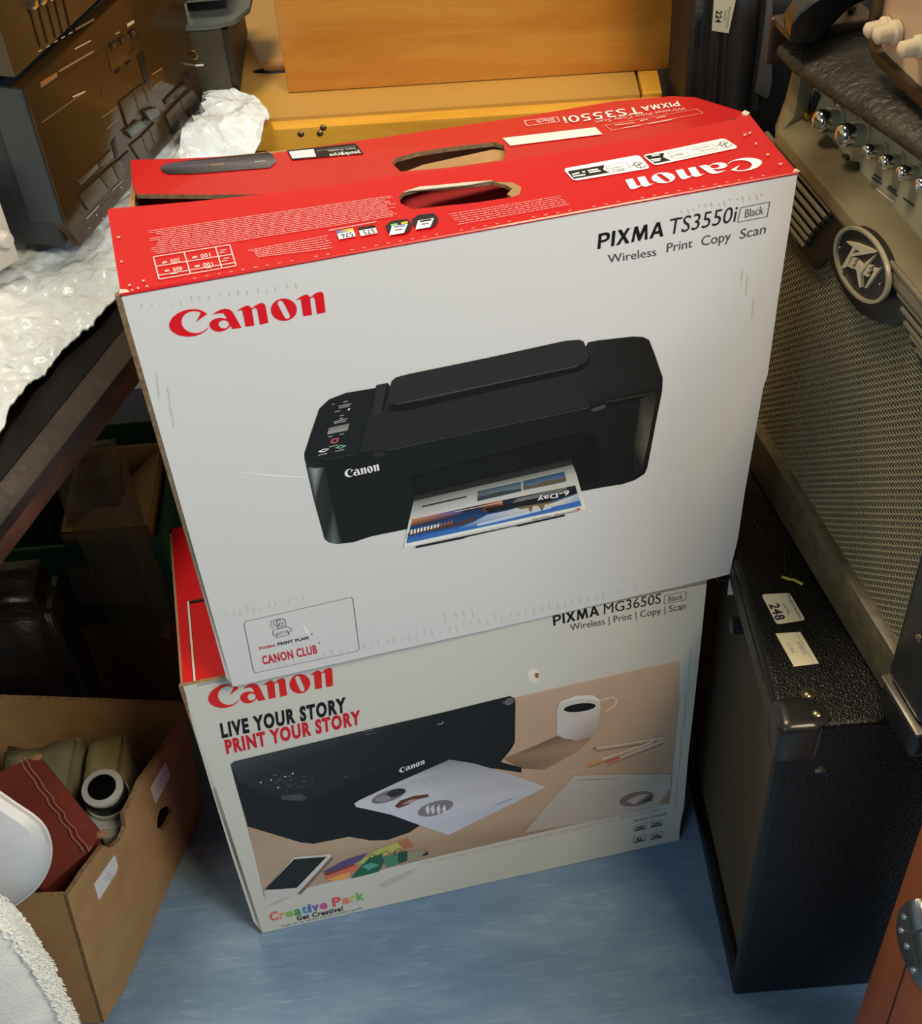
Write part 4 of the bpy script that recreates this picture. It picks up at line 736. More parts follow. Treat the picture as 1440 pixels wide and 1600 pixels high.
# ---- cream panelled unit at top right
Bc = onz(1352, 88, A(0, 0, .4440).z); crm = thing('cream_unit', Bc, 'cream panelled unit in dark steel frame on the worn amplifier', 'amplifier')
cA = lambda a, d, z: Bc+E1*a+E2*d+EZ*z
g = G(); g.slab([rrect(cA(-.12, 0, .078), E1, EZ, .25, .154, .022, 6), rrect(cA(-.12, 0, .078), E1, EZ, .234, .138, .016, 6)], E2*.18); g.build('frame', mat('frame_dark_steel', (92, 84, 70), .3, .8), crm, bevel=.002)
g = G(); g.slab([rrect(cA(-.12, .006, .078), E1, EZ, .236, .14, .016, 6)], E2*.01); cpn = g.build('front_panel', mat('cream_panel', (206, 182, 146), .38, var=(7, .25, (1, 1, 1), (186, 150, 124))), crm, label='stained cream front panel')
for u, v, r in ((1387, 42, .0075), (1402, 50, .0085), (1441, 72, .008)):
    P_ = sight(u, v, cA(0, .005, 0), E2); g = G(); g.lathe(P_, -E2, [(0, r), (.004, r*1.05), (.006, r*.8), (.016, r*.72), (.018, r*.4), (.0185, .0001)], 16); g.build('control_knob', mat('cream_knob', (224, 208, 176), .3), cpn, smooth=True)
# ================================================================ right foreground case
cs = thing('wooden_case', (.45, .5, 0), 'reddish brown wooden case with chrome latch beside the black amplifier', 'case')
M_redwood = mat('red_brown_wood', (186, 100, 54), .42, var=(7, .28, (1, 1, .25)), bump=(60, .15, (4, 4, .6)))
CYc = .57; xl = .349
g = G(); g.box(xl, .47, .38, CYc, .003, .60); g.f = g.f; g.build('body', M_redwood, cs, bevel=.003)
gp = lambda u, v, d=0: sight(u, v, (xl-d, 0, 0), (-1, 0, 0))
a_, b2 = gp(1450, 1405), gp(1385, 1602); g = G(); t_ = V((0, .0012, 0)); g.slab([[gp(1450, 1400, .0004)-t_, gp(1450, 1400, .0004)+t_, gp(1380, 1615, .0004)+t_, gp(1380, 1615, .0004)-t_]], (.0003, 0, 0)); g.build('lid_seam', mat('seam_dark', (50, 26, 16), .8), cs, label='dark lid seam')
M_lat = mat('latch_chrome', (205, 208, 206), .16, .85); g = G(); g.slab([[gp(*p) for p in smoothloop([(1421, 1410), (1409, 1417), (1402, 1444), (1406, 1475), (1418, 1508), (1437, 1543), (1475, 1570), (1490, 1480), (1480, 1400)], 1)]], (-.0022, 0, 0)); lt = g.build('latch', M_lat, cs, bevel=.0008, label='chrome latch plate')
g = G(); g.slab([[gp(*p, .0024) for p in [(1422, 1409), (1440, 1402), (1452, 1450), (1434, 1456)]]], (-.006, 0, 0)); g.build('catch', M_lat, lt, bevel=.002); g = G(); g.slab([[gp(*p, .0024) for p in [(1432, 1460), (1455, 1450), (1475, 1530), (1448, 1530)]]], (-.005, 0, 0)); g.build('hasp', M_lat, lt, bevel=.002)
for u, v in ((1411, 1432), (1406, 1453), (1415, 1478), (1425, 1516)):
    g = G(); g.lathe(gp(u, v, .0022), (-1, 0, 0), [(0, .0028), (.001, .0026), (.0018, .0001)], 12); g.build('rivet', M_lat, lt, smooth=True)
# ================================================================ left: table, wrap, stereo
M_dark = mat('black_lacquer', (14, 10, 9), .34, var=(9, .4), bump=(60, .1))
e0, e1_ = onz(0, 822, .672), onz(190, 578, .672); td = (e1_-e0).normalized(); tnm = V((-td.y, td.x, 0))   # tnm points inward (left)
S0 = e0-td*.80; S1 = e0+td*.572
tab = thing('table', (S0+S1)/2+tnm*.3-V((0, 0, .672)), 'dark lacquered wooden table with dusty moulded edge under the bubble wrap', 'table')
inw0 = onz(0, 752, .68); off_ = abs((inw0-e0).dot(tnm))
g = G(); lo = V((0, 0, .648)); P_ = lambda s_, w_, z: (S0+td*s_+tnm*w_)*1.0 + V((0, 0, z-.672)); Ln = (S1-S0).length
g.slab([[P_(0, off_, .68), P_(Ln, off_, .68), V((-.262, 1.312, .68)), V((-.262, 1.66, .68)), V((-.85, 1.66, .68)), P_(0, .75, .68)]], (0, 0, -.03)); g.build('tabletop', M_dark, tab)
g = G(); g.slab([[P_(0, 0, .672), P_(Ln, 0, .672), P_(Ln, off_, .6795), P_(0, off_, .6795)]], (0, 0, -.012)); g.build('edge_moulding', mat('dusty_moulding', (54, 44, 42), .42, var=(13, .6, (1, 1, 1), (16, 11, 10)), bump=(70, .3)), tab, bevel=.0012, label='dusty moulded edge')
g = G(); g.slab([[P_(0, .001, .660), P_(Ln, .001, .660), P_(Ln, off_, .660), P_(0, off_, .660)]], (0, 0, -.020)); g.build('edge_lip', mat('worn_brown_edge', (84, 48, 32), .5, var=(30, .5, (1, 1, 1), (44, 24, 18)), bump=(60, .4)), tab, bevel=.003, label='worn brown lower edge')
g = G(); g.slab([[P_(.1, off_+.06, .65), P_(Ln-.02, off_+.06, .65), P_(Ln-.02, off_+.08, .65), P_(.1, off_+.08, .65)]], (0, 0, -.09)); g.build('apron', M_dark, tab)
for s_, w_ in ((Ln-.10, off_+.11), (.06, off_+.09), (Ln+.1, .7), (.06, .7)):
    c_ = P_(s_, w_, 0); g = G(); g.box(c_.x-.025, c_.x+.025, c_.y-.025, c_.y+.025, 0, .65); g.build('leg', M_dark, tab, bevel=.004)
# bubble wrap
edge = [(-.42, .62), (-.405, .76), (-.379, .868), (-.366, .92), (-.352, .950), (-.334, .985), (-.318, 1.012), (-.300, 1.055), (-.286, 1.10), (-.258, 1.17), (-.225, 1.23), (-.180, 1.285), (-.166, 1.32), (-.186, 1.37), (-.23, 1.40)]
g = G(); NS, NW = 170, 80
def eat(t):
    x = t*(len(edge)-1); i = min(int(x), len(edge)-2); f_ = x-i; return V((edge[i][0]*(1-f_)+edge[i+1][0]*f_, edge[i][1]*(1-f_)+edge[i+1][1]*f_, 0))
for i in range(NS+1):
    t = i/NS; ep = eat(t)
    for j in range(NW+1):
        w_ = j/NW; p = ep.lerp(V((-.86, ep.y, 0)), w_**1.5); p.x += .005*noise.noise(V((t*17, 3, 0)))*(1-w_)
        fl = max(0, 1-w_*9); far_ = max(0, (t-.70)/.3)
        h_ = .011*abs(noise.noise(p*18))+.007*abs(noise.noise(p*44+V((5, 0, 0))))+.006*abs(noise.noise(p*90))+ .018*far_*abs(noise.noise(p*11+V((0, 7, 0))))
        under = 1.0
        ins = (p-V((-.346, 1.104, 0))).dot(V((.942, -.336, 0))) < .014 and p.y > 1.0
        if ins: h_ = min(h_, .009)
        ab = max(0, min(1, (p.y-1.27)/.03)) if (not ins or (p.x > -.243 and p.y > 1.3)) else 0; g.v.append(V((p.x, p.y, .6835+max(0, h_)+ab*.0225)))
for i in range(NS):
    for j in range(NW): a = i*(NW+1)+j; g.f.append((a, a+1, a+NW+2, a+NW+1)); g.m.append(0)
def wrapx(m, nt, b, mapped):
    N = nt.nodes; L = nt.links; b.inputs['Subsurface Weight'].default_value = .15; b.inputs['Subsurface Radius'].default_value = (.01, .01, .01)
    vo = N.new('ShaderNodeTexVoronoi'); vo.inputs['Scale'].default_value = 75; L.new(mapped((1, 1, 1)), vo.inputs['Vector']); n = N.new('ShaderNodeTexNoise'); n.inputs['Scale'].default_value = 26; n.inputs['Detail'].default_value = 5; n.inputs['Distortion'].default_value = 1.2; L.new(mapped((1, 1, 1)), n.inputs['Vector'])
    ad = N.new('ShaderNodeMath'); ad.operation = 'MULTIPLY_ADD'; ad.inputs[1].default_value = 2.2; L.new(n.outputs[0], ad.inputs[0]); L.new(vo.outputs['Distance'], ad.inputs[2])
    bp = N.new('ShaderNodeBump'); bp.inputs['Strength'].default_value = .55; bp.inputs['Distance'].default_value = .004; L.new(ad.outputs[0], bp.inputs['Height']); L.new(bp.outputs[0], b.inputs['Normal'])
wr = g.build('bubble_wrap', mat('bubble_wrap_film', (222, 232, 240), .2, extra=wrapx), smooth=True); tag(wr, 'crumpled white bubble wrap spread over the dark table under the stereo', 'bubble wrap')
sm = wr.modifiers.new('thickness', 'SOLIDIFY'); sm.thickness = .002; sm.offset = -1
# stereo stack
H0 = V((-.346, 1.104, 0)); HE = V((.336, .942, 0)).normalized(); HN = V((.942, -.336, 0)).normalized()
HF = lambda u, v, d=0: sight(u, v, H0+HN*d, HN)
def Hh(p): q = p-H0; return q.dot(HE), p.z
def HP(a, z, d=0): p = H0+HE*a+HN*d; p.z = z; return p
M_hsh = mat('dark_blue_grey_steel', (44, 50, 54), .5, bump=(300, .15)); M_smoke = mat('smoked_plastic_brown_reflection', (62, 44, 22), .14, spec=.42)  # brown of the mirrored wood is put into the front's base colour
ZB, ZT = .7035, .872
deck = thing('cassette_deck', HP(.14, ZB, -.15), 'black twin cassette deck with glossy smoked front at bottom of stereo stack', 'stereo')
g = G(); g.slab([[HP(.0, ZB+.004, -.012), HP(.30, ZB+.004, -.012), HP(.30, ZT-.006, -.012), HP(0, ZT-.006, -.012)]], HN*-.30); g.build('case', M_hsh, deck, bevel=.003)
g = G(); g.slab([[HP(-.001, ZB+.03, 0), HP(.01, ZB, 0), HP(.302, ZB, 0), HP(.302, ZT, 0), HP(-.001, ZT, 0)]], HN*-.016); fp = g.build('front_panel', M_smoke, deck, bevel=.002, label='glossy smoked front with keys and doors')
g = G(); g.slab([[HP(-.004, ZB+.034, -.002), HP(-.0012, ZB+.034, -.002), HP(-.0012, ZT+.001, -.002), HP(-.004, ZT+.001, -.002)]], HN*-.034); g.build('front_frame', mat('frame_slate', (50, 58, 62), .4), deck)
for s_, d_ in ((.02, -.05), (.25, -.05), (.02, -.27), (.25, -.27)):
    P0_ = HP(s_, .6975, d_); g = G(); g.lathe(P0_, (0, 0, 1), [(0, .014), (.010, .014)], 16); g.build('foot', M_black, deck)
def key(q, d, m, nm='key', par=None, d0=.0002, lab=None):
    d *= .45; g = G(); pts = [HF(u/3, v/3, d0) for u, v in q]; g.slab([pts], HN*d); return g.build(nm, m, par or fp, bevel=min(.0008, d*.3), label=lab)
M_key = mat('bronze_key', (78, 68, 50), .3, .3); M_key2 = mat('dark_key', (24, 22, 20), .3); M_lev = mat('grey_lever', (96, 104, 98), .3, .5)
for q in ([(355, 850), (450, 765), (460, 785), (375, 868)], [(455, 765), (518, 700), (530, 735), (465, 785)]): key(q, .003, M_key)
for q in ([(362, 918), (455, 830), (500, 890), (405, 985)], [(458, 828), (512, 778), (545, 845), (502, 888)], [(514, 776), (552, 748), (580, 800), (548, 842)]): key(q, .006, M_key)
for q in ([(520, 670), (538, 640), (552, 728), (540, 745)], [(640, 262), (668, 238), (708, 420), (685, 405)], [(848, 350), (880, 330), (888, 372), (862, 372)]): key(q, .001, mat('slot_black', (6, 5, 5), .5), 'slot')
for q in ([(556, 478), (612, 432), (640, 520), (590, 590)], [(614, 430), (655, 398), (684, 480), (642, 518)], [(657, 396), (684, 386), (715, 455), (686, 478)]): key(q, .005, M_key)
for q in ([(578, 612), (640, 560), (668, 590), (600, 640)], [(660, 520), (720, 500), (735, 540), (690, 565)]): key(q, .010, M_lev, 'lever')
key([(590, 620), (720, 520), (735, 545), (610, 650)], .004, M_key2, 'lever_slot')
for q in ([(605, 680), (655, 640), (685, 715), (650, 748)], [(657, 638), (690, 605), (722, 680), (687, 713)], [(692, 603), (722, 572), (750, 640), (724, 678)]): key(q, .004, M_key)
for q in ([(770, 540), (835, 470), (850, 520), (795, 600)], [(838, 468), (895, 415), (912, 462), (853, 518)]): key(q, .005, M_key)
for q in ([(766, 470), (858, 378), (866, 396), (775, 488)], [(795, 585), (835, 565), (842, 600), (805, 632)], [(880, 520), (925, 490), (928, 512), (885, 552)], [(550, 750), (600, 705), (606, 725), (562, 770)]): key(q, .003, M_key2)
for q in ([(508, 205), (538, 185), (548, 215), (520, 238)], [(552, 178), (575, 162), (585, 190), (562, 210)], [(600, 145), (625, 128), (637, 158), (614, 180)]):
    k_ = key(q, .004, M_key2, 'button'); c_ = [((x-sum(a for a, _ in q)/4)*.6+sum(a for a, _ in q)/4, (y-sum(b for _, b in q)/4)*.6+sum(b for _, b in q)/4) for x, y in q]; key(c_, .0055, M_key, 'button_cap', k_)
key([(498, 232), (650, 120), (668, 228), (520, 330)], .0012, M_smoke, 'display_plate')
for q in ([(540, 330), (560, 318), (560, 336), (544, 345)], [(590, 290), (606, 280), (608, 296), (594, 304)]): key(q, .003, mat('slot_black', (6, 5, 5), .5), 'slot')
key([(188, 385), (265, 338), (268, 358), (192, 412)], .0006, mat('copper_label', (168, 118, 76), .3, .4), 'label_plate')
ik = Ink(H0+HN*.0005, HN, (235, 235, 235), .75, .0001); t3 = lambda a, b, w_, c_: ik.line((a[0]/3, a[1]/3), (b[0]/3, b[1]/3), w_, c_)
for a, b, w_, c_ in (((275, 335), (437, 240), .0016, (170, 140, 100)), ((540, 160), (560, 150), .0012, (190, 170, 140)), ((595, 120), (628, 100), .003, (220, 205, 170)), ((590, 235), (650, 205), .001, (170, 150, 110)), ((710, 350), (760, 320), .001, (170, 150, 110)), ((720, 405), (760, 380), .0014, (150, 130, 96)), ((480, 550), (550, 500), .0006, (190, 160, 110)), ((500, 605), (555, 555), .0006, (190, 160, 110)), ((470, 400), (480, 460), .0005, (40, 28, 18)), ((350, 230), (425, 190), .001, (225, 215, 190)), ((195, 575), (400, 428), .0005, (190, 150, 100)), ((340, 455), (400, 428), .0012, (235, 225, 205)), ((405, 1025), (462, 965), .002, (150, 160, 158)), ((525, 895), (575, 845), .0014, (150, 160, 158)), ((480, 970), (520, 930), .0006, (130, 130, 120)), ((630, 60), (665, 225), .0004, (50, 36, 24)), ((165, 440), (640, 130), .0004, (60, 44, 26)), ((635, 450), (625, 490), .0012, (180, 170, 140)), ((600, 480), (585, 505), .001, (160, 150, 120))): t3(a, b, w_, c_)
for u, v in ((452, 1008), (568, 878), (480, 1022), (418, 1068), (830, 590), (905, 515)): ik.add([(u/3-1, v/3-1), (u/3+1, v/3-1), (u/3+1, v/3+1), (u/3-1, v/3+1)], (215, 215, 205))
ik.done('printed_text', fp)
ZU = ZT+.014
eq = thing('equaliser_unit', HP(.14, ZU, -.15), 'stereo unit with five slider slots on top of the cassette deck', 'stereo')
g = G(); g.slab([[HP(-.008, ZU, -.016), HP(.30, ZU, -.016), HP(.30, ZU+.12, -.016), HP(-.008, ZU+.12, -.016)]], HN*-.30); g.build('case', M_hsh, eq, bevel=.003)
g = G(); g.slab([[HP(-.008, ZU, 0), HP(.30, ZU, 0), HP(.30, ZU+.12, 0), HP(-.008, ZU+.12, 0)]], HN*-.016); f2 = g.build('front_panel', mat('smoked_plastic_brown_reflection_upper', (74, 55, 30), .2, spec=.4), eq, bevel=.002)  # brown reflection coloured in here too, as on the deck
for s_, d_ in ((.02, -.05), (.25, -.05), (.02, -.27), (.25, -.27)):
    P0_ = HP(s_, ZT-.0055, d_); g = G(); g.lathe(P0_, (0, 0, 1), [(0, .012), (ZU-ZT+.006, .012)], 14); g.build('foot', M_black, eq)
for i, (a, b) in enumerate((((45, 15), (62, 73)), ((58, 8), (73, 66)), ((71, 2), (86, 59)), ((83, -4), (97, 53)), ((96, -10), (109, 46)))):
    A_, B_ = HF(*a), HF(*b); t = HE*.0012; g = G(); g.slab([[A_-t, A_+t, B_+t, B_-t]], HN*.0008); sl = g.build('slider_slot', mat('slot_black', (6, 5, 5), .5), f2); g = G(); p = A_+(A_-B_)*.05; g.hexa(p-HE*.004, HE*.008, EZ*.006, HN*.009); g.build('slider_cap', M_chrome, sl, bevel=.0008)
ik = Ink(H0+HN*.0004, HN, (235, 235, 235), .75, .0001)
for u, v in ((62, 79), (75, 72), (87, 64), (98, 58), (110, 51)): ik.add([(u-3, v+1), (u+3, v-2), (u+3, v), (u-3, v+3)], (190, 180, 160))
ik.line((118, 46), (147, 30), .002, (120, 110, 90)); ik.done('printed_text', f2)
# white appliance at the left edge
wp = onz(33, 406, .7075); wap = thing('white_appliance', wp, 'white appliance corner with round knob standing on bubble wrap at left edge', 'appliance')
an = V((.75, -.66, 0)).normalized(); at_ = V((-an.y, an.x, 0)); at_ = at_ if at_.x < 0 else -at_
g = G(); g.slab([[wp, wp+at_*.2, wp+at_*.2+EZ*.075, wp+EZ*.075]], -an*.045); bw = g.build('body', mat('white_enamel', (214, 210, 204), .35), wap, bevel=.004)
P_k = sight(3, 372, wp, an); g = G(); g.lathe(P_k, an, [(0, .008), (.006, .008), (.010, .006), (.011, .0001)], 18); g.build('knob', mat('white_enamel', (214, 210, 204), .35), bw, smooth=True)
# ================================================================ back: yellow cabinet, wooden box, black items
def grain(name, c1, c2, rough=.35, st=(1, 9, 9), sc=3, coat=.15):
    def ex_(m, nt, b, mapped):
        N = nt.nodes; L = nt.links; n = N.new('ShaderNodeTexNoise'); n.inputs['Scale'].default_value = sc; n.inputs['Detail'].default_value = 7; n.inputs['Distortion'].default_value = .6; L.new(mapped(st), n.inputs['Vector'])
        r = N.new('ShaderNodeValToRGB'); r.color_ramp.elements[0].position = .35; r.color_ramp.elements[1].position = .65; r.color_ramp.elements[0].color = (*lin(c1), 1); r.color_ramp.elements[1].color = (*lin(c2), 1); L.new(n.outputs[0], r.inputs[0]); L.new(r.outputs[0], b.inputs['Base Color'])
        n2 = N.new('ShaderNodeTexNoise'); n2.inputs['Scale'].default_value = sc*14; n2.inputs['Detail'].default_value = 3; L.new(mapped((st[0]*.6, st[1], st[2])), n2.inputs['Vector']); mx = N.new('ShaderNodeMixRGB'); mx.blend_type = 'MULTIPLY'; mx.inputs[0].default_value = .22; L.new(r.outputs[0], mx.inputs[1]); L.new(n2.outputs[0], mx.inputs[2]); L.new(mx.outputs[0], b.inputs['Base Color'])
    return mat(name, c1, rough, coat=coat, extra=ex_)
M_yel = grain('yellow_varnished_wood', (214, 156, 48), (234, 180, 66), .38); M_oak = grain('honey_oak', (214, 138, 50), (232, 164, 70), .4)
cf0, cf1 = onz(380, 190, .70), onz(1000, 150, .70); cd_ = (cf1-cf0).normalized(); cn = V((cd_.y, -cd_.x, 0)); cn = cn if cn.y < 0 else -cn
CPt = lambda a, d, z: V((cf0.x, cf0.y, 0))+cd_*a+cn*d+EZ*z
yc = thing('wooden_cabinet', CPt(.22, -.2, 0), 'yellow varnished wooden cabinet behind the printer boxes', 'cabinet')
WR_ = .452
g = G(); g.slab([[CPt(-.03, .018, .0), CPt(WR_, .018, .0), CPt(WR_, .018, .698), CPt(-.03, .018, .698)]], cn*-.02); g.build('front_panel', M_yel, yc, bevel=.003)
g = G(); g.box(-.235, .245, cf0.y+.02, cf0.y+.40, 0, .685); g.build('carcass', M_yel, yc)
g = G(); g.slab([[CPt(-.04, .0, .702), CPt(.4285, -.0, .702), CPt(.4285, -.42, .702), CPt(-.04, -.42, .702)]], (0, 0, -.018)); g.build('top_panel', mat('olive_varnished_top', (190, 148, 74), .33, coat=.2, var=(5, .15)), yc, bevel=.001)
g = G(); g.slab([[CPt(.4315, .0, .702), CPt(WR_, -.0, .702), CPt(WR_+.01, -.42, .702), CPt(.4315, -.42, .702)]], (0, 0, -.018)); g.build('top_panel', M_yel, yc, bevel=.001)
for u, v in ((470, 209), (500, 208), (505, 199)):
    q = sight(u, v, CPt(0, .018, 0), cn); screw(q, cn, .0035, yc)
wf0, wf1 = onz(450, 146, .7025), onz(1071, 106.5, .7025); wd_ = (wf1-wf0).normalized(); wn = V((wd_.y, -wd_.x, 0)); wn = wn if wn.y < 0 else -wn
g = G(); Wl = (wf1-wf0).length; Q = lambda a, d, z: wf0+wd_*a+wn*d+EZ*z
wb = thing('speaker_box', Q(Wl/2, -.13, 0), 'honey oak wooden box standing on the yellow cabinet', 'box')
g.slab([[Q(0, 0, 0), Q(Wl, 0, 0), Q(Wl, 0, .30), Q(0, 0, .30)]], wn*-.012); g.build('front_panel', M_oak, wb, bevel=.003)
g = G()
g.hexa(Q(.0, -.0125, .0), wd_*.015, wn*-.24, EZ*.30); g.hexa(Q(Wl-.015, -.0125, 0), wd_*.015, wn*-.24, EZ*.30); g.build('side_panel', M_oak, wb, bevel=.001)
g = G(); g.hexa(Q(.0152, -.0125, .0), wd_*(Wl-.0304), wn*-.235, EZ*.015); g.build('base_panel', M_oak, wb); g = G(); g.hexa(Q(.0152, -.0125, .284), wd_*(Wl-.0304), wn*-.235, EZ*.015); g.build('top_panel', M_oak, wb)
# black box with ring mark and hardware
yb = 1.385; zt = sight(320, 46, (0, yb, 0), (0, 1, 0)).z; x0b = sight(292, 100, (0, yb, 0), (0, 1, 0)).x; x1b = sight(356, 100, (0, yb, 0), (0, 1, 0)).x
sb = thing('subwoofer', ((x0b+x1b)/2, yb+.1, .703), 'dark grey loudspeaker box with arched port behind the stereo', 'speaker')
g = G(); g.box(x0b+.004, x1b, yb, yb+.16, .7035, zt); g.build('cabinet', mat('charcoal_vinyl', (66, 60, 46), .5, var=(40, .2)), sb, bevel=.003)
g = G(); g.box(x1b, x1b+.006, yb+.004, yb+.158, .706, zt-.004); g.build('side_cheek', mat('dark_brown_side', (34, 24, 15), .5), sb)
g = G(); pa = [V((x1b+.0062, yb+.05, .715)), V((x1b+.0062, yb+.10, .715))]+[V((x1b+.0062, yb+.075+.025*math.cos(t), .74+.035*math.sin(t))) for t in [math.pi*i/10 for i in range(11)][::-1]][::-1]
g.slab([pa], (-.002, 0, 0)); g.build('arched_port', mat('slot_black', (6, 5, 5), .5), sb)
g = G(); c_ = sight(302, 86, (0, yb-.001, 0), (0, 1, 0)); g.tube([c_+V((.004*math.cos(t), 0, .005*math.sin(t))) for t in [math.radians(-90+i*22) for i in range(11)]], .0009, 6); g.build('gold_ring', mat('brass', (196, 160, 84), .25, 1), sb, smooth=True)
g = G(); a_, b2 = sight(304, 104, (0, yb-.0006, 0), (0, 1, 0)), sight(318, 103, (0, yb-.0006, 0), (0, 1, 0)); g.hexa(a_, b2-a_, (0, .0008, 0), (0, 0, .002)); g.build('white_bar', mat('white_paint', (230, 226, 210), .5), sb)
g = G(); tp = [V((x0b+.0, yb-.004, zt+.0005)), V((x1b-.004, yb-.004, zt+.0005)), V((x1b+.016, yb+.004, zt+.0005)), V((x1b+.030, yb+.03, zt+.0005)), V((x1b+.034, yb+.13, zt+.0005)), V((x0b-.0, yb+.15, zt+.0005))]
g.slab([tp], (0, 0, .007)); tag(g.build('grey_tray', mat('grey_blue_plastic', (92, 98, 96), .28, .2), bevel=.002), 'grey plastic tray on top of the charcoal loudspeaker box', 'tray')
bz = zt+.0085; bu0 = sight(284, 24, (0, yb+.01, 0), (0, 1, 0)).x
pb = thing('black_unit', (bu0, yb+.08, bz), 'black boxy unit with silver lower edge on the grey tray', 'electronics')
g = G(); xr_ = sight(357, 18, (0, yb+.012, 0), (0, 1, 0)).x; g.box(bu0+.004, xr_-.004, yb+.03, yb+.13, bz, bz+.018); g.build('plinth', M_black, pb)
g = G(); g.box(bu0+.004, xr_, yb+.012, yb+.13, bz+.018, bz+.10); g.build('body', mat('black_unit_body', (22, 24, 26), .35), pb, bevel=.003); g = G(); g.box(bu0+.004, xr_+.0005, yb+.0105, yb+.013, bz+.017, bz+.0195); g.build('silver_edge', M_steel, pb)
# wooden handle tool
g = G(); a_, b2 = onz(412, 103, .725), onz(447, 96, .725); a_.y = b2.y = 1.46; a_ = sight(412, 105, (0, 1.45, 0), (0, 1, 0)); b2 = sight(450, 98, (0, 1.45, 0), (0, 1, 0))
hb = thing('hammer', a_-V((0, 0, a_.z-.703)), 'black tool with pale wooden handle tucked behind the oak box', 'tool')
g.tube([a_, a_.lerp(b2, .3), b2, b2+(b2-a_)], [.004, .008, .009, .009], 12); g.build('handle', mat('pale_ash_wood', (190, 140, 84), .45), hb, smooth=True)
g = G(); g.tube([a_+V((-.03, 0, -.022)), a_+V((-.012, 0, -.014)), a_+V((.012, 0, -.010)), a_+V((.05, 0, -.008))], [.008, .010, .011, .011], 12); g.build('head', M_black, hb, smooth=True)
# black bag on the right and grey pad
def softbox(name, x0, x1, y0, y1, z0, z1, m, par, nz=.006, sub=9, bev=.02):
    bm = bmesh.new(); bmesh.ops.create_cube(bm, size=1); bmesh.ops.bevel(bm, geom=bm.edges[:], offset=.08, segments=3, affect='EDGES'); bmesh.ops.subdivide_edges(bm, edges=bm.edges[:], cuts=3, use_grid_fill=True)
    O = wloc(par) if par else V((0, 0, 0))
    for v in bm.verts:
        p = V((x0+(x1-x0)*(v.co.x+.5), y0+(y1-y0)*(v.co.y+.5), z0+(z1-z0)*(v.co.z+.5))); k = noise.noise(p*14)+.5*noise.noise(p*31); p += (p-V(((x0+x1)/2, (y0+y1)/2, (z0+z1)/2))).normalized()*k*nz; p.z = max(p.z, z0); v.co = p-O
    me = bpy.data.meshes.new(name); bm.to_mesh(me); bm.free(); me.materials.append(m)
    for p in me.polygons: p.use_smooth = True
    o = bpy.data.objects.new(name, me); COL.objects.link(o)
    if par: o.parent = par
    return o
M_nylon = mat('black_nylon', (17, 16, 17), .55, bump=(220, .3), var=(6, .2))
bag = thing('black_bag', (.36, 1.36, 0), 'tall black nylon bag with lot label standing behind the amplifiers', 'bag')
softbox('body', .264, .455, 1.235, 1.362, .002, 1.02, M_nylon, bag, .008)
softbox('pocket', .285, .40, 1.222, 1.262, .60, .90, mat('black_nylon_sheen', (28, 28, 31), .35, bump=(12, .5)), bag, .004)
yy = 1.2165
def bx(u, v): return sight(u, v, (0, yy, 0), (0, 1, 0))
q = [bx(1115, 1), bx(1149, 1), bx(1138, 52), bx(1112, 48)]; g = G(); g.slab([q], (0, .0008, 0)); lb = g.build('lot_label', mat('label_grey', (196, 192, 170), .45), bag, label='white label numbered 224')
ik = Ink((0, yy-.0002, 0), (0, -1, 0), (200, 196, 172), .7, .0002); ik.text('224', (1119, 16), (1117, 35), (1128, 17), (40, 36, 36), .02); ik.text('Lot No.', (1132, 17), (1130, 34), (1136, 17), (120, 116, 106)); ik.text('Auctions', (1139, 10), (1134, 44), (1143, 10), (120, 116, 106)); ik.done('printed_text', lb)
g = G(); g.tube([bx(1196, -20), bx(1190, 60), bx(1182, 120), bx(1178, 170)], .004, 8); g.build('strap', M_nylon, bag, smooth=True)
g = G(); q = [sight(u, v, (0, 1.21, 0), (0, 1, 0)) for u, v in ((1200, -20), (1207, -20), (1207, 60), (1206, 130), (1201, 153), (1196, 155), (1180, 146), (1184, 120), (1192, 60))]; g.slab([q], (0, .012, 0)); 
q = [q_ for q_ in q]; tag(g.build('grey_pad', mat('grey_fabric', (70, 70, 74), .7, bump=(200, .3)), bevel=.002), 'long narrow grey fabric pad hanging beside the black bag', 'pad')
blc = thing('black_gap_filler', (.42, 1.52, 0), 'added black filler keeping the gap behind the black nylon bag dark', 'case')  # added block, makes the pale gap beside the bag black
softbox('body', .300, .372, 1.385, 1.66, .002, .98, M_nylon, blc, .006)
# ================================================================ under the table and the lower left foreground
# open carton with cameras
bN, bT, bF = V((-.431, .668, .002)), V((-.411, .681, .25)), V((-.358, .897, .002))
rnn = (bT-bN).cross(bF-bN).normalized(); rnn = rnn if rnn.x > 0 else -rnn
bP = lambda u, v: sight(u, v, bN, rnn)
crt = thing('cardboard_carton', V((-.52, .79, 0)), 'open brown cardboard carton with notched side and two small white labels, holding camera gear', 'box')
out = [bP(*p) for p in [(105, 1400), (118, 1382), (130, 1363), (146, 1342), (158, 1326), (163, 1321), (170, 1325), (178, 1322), (190, 1310), (197, 1292), (194, 1272), (200, 1262), (210, 1242), (220, 1220), (238, 1195), (257, 1168), (274, 1135), (290, 1100), (322, 1290), (312, 1330), (283, 1380), (262, 1420), (241, 1455), (236, 1461), (230, 1464), (228, 1474), (217, 1500), (192, 1550), (163, 1598)]]
for p in out: p.z = max(p.z, .002)
hol = [bP(*p) for p in [(245, 1293), (246, 1278), (250, 1265), (258, 1260), (267, 1261), (270, 1270), (262, 1288), (253, 1298)]]
g = G(); g.slab([out, hol], rnn*-.005, 0, 1, 0); g.build('side_panel', [M_kraft, M_flute], crt, label='notched side with oval hand hole')
Ld = V((-1, .05, 0)); bTl, bNl = out[0]+Ld*.27, out[-1]+Ld*.25
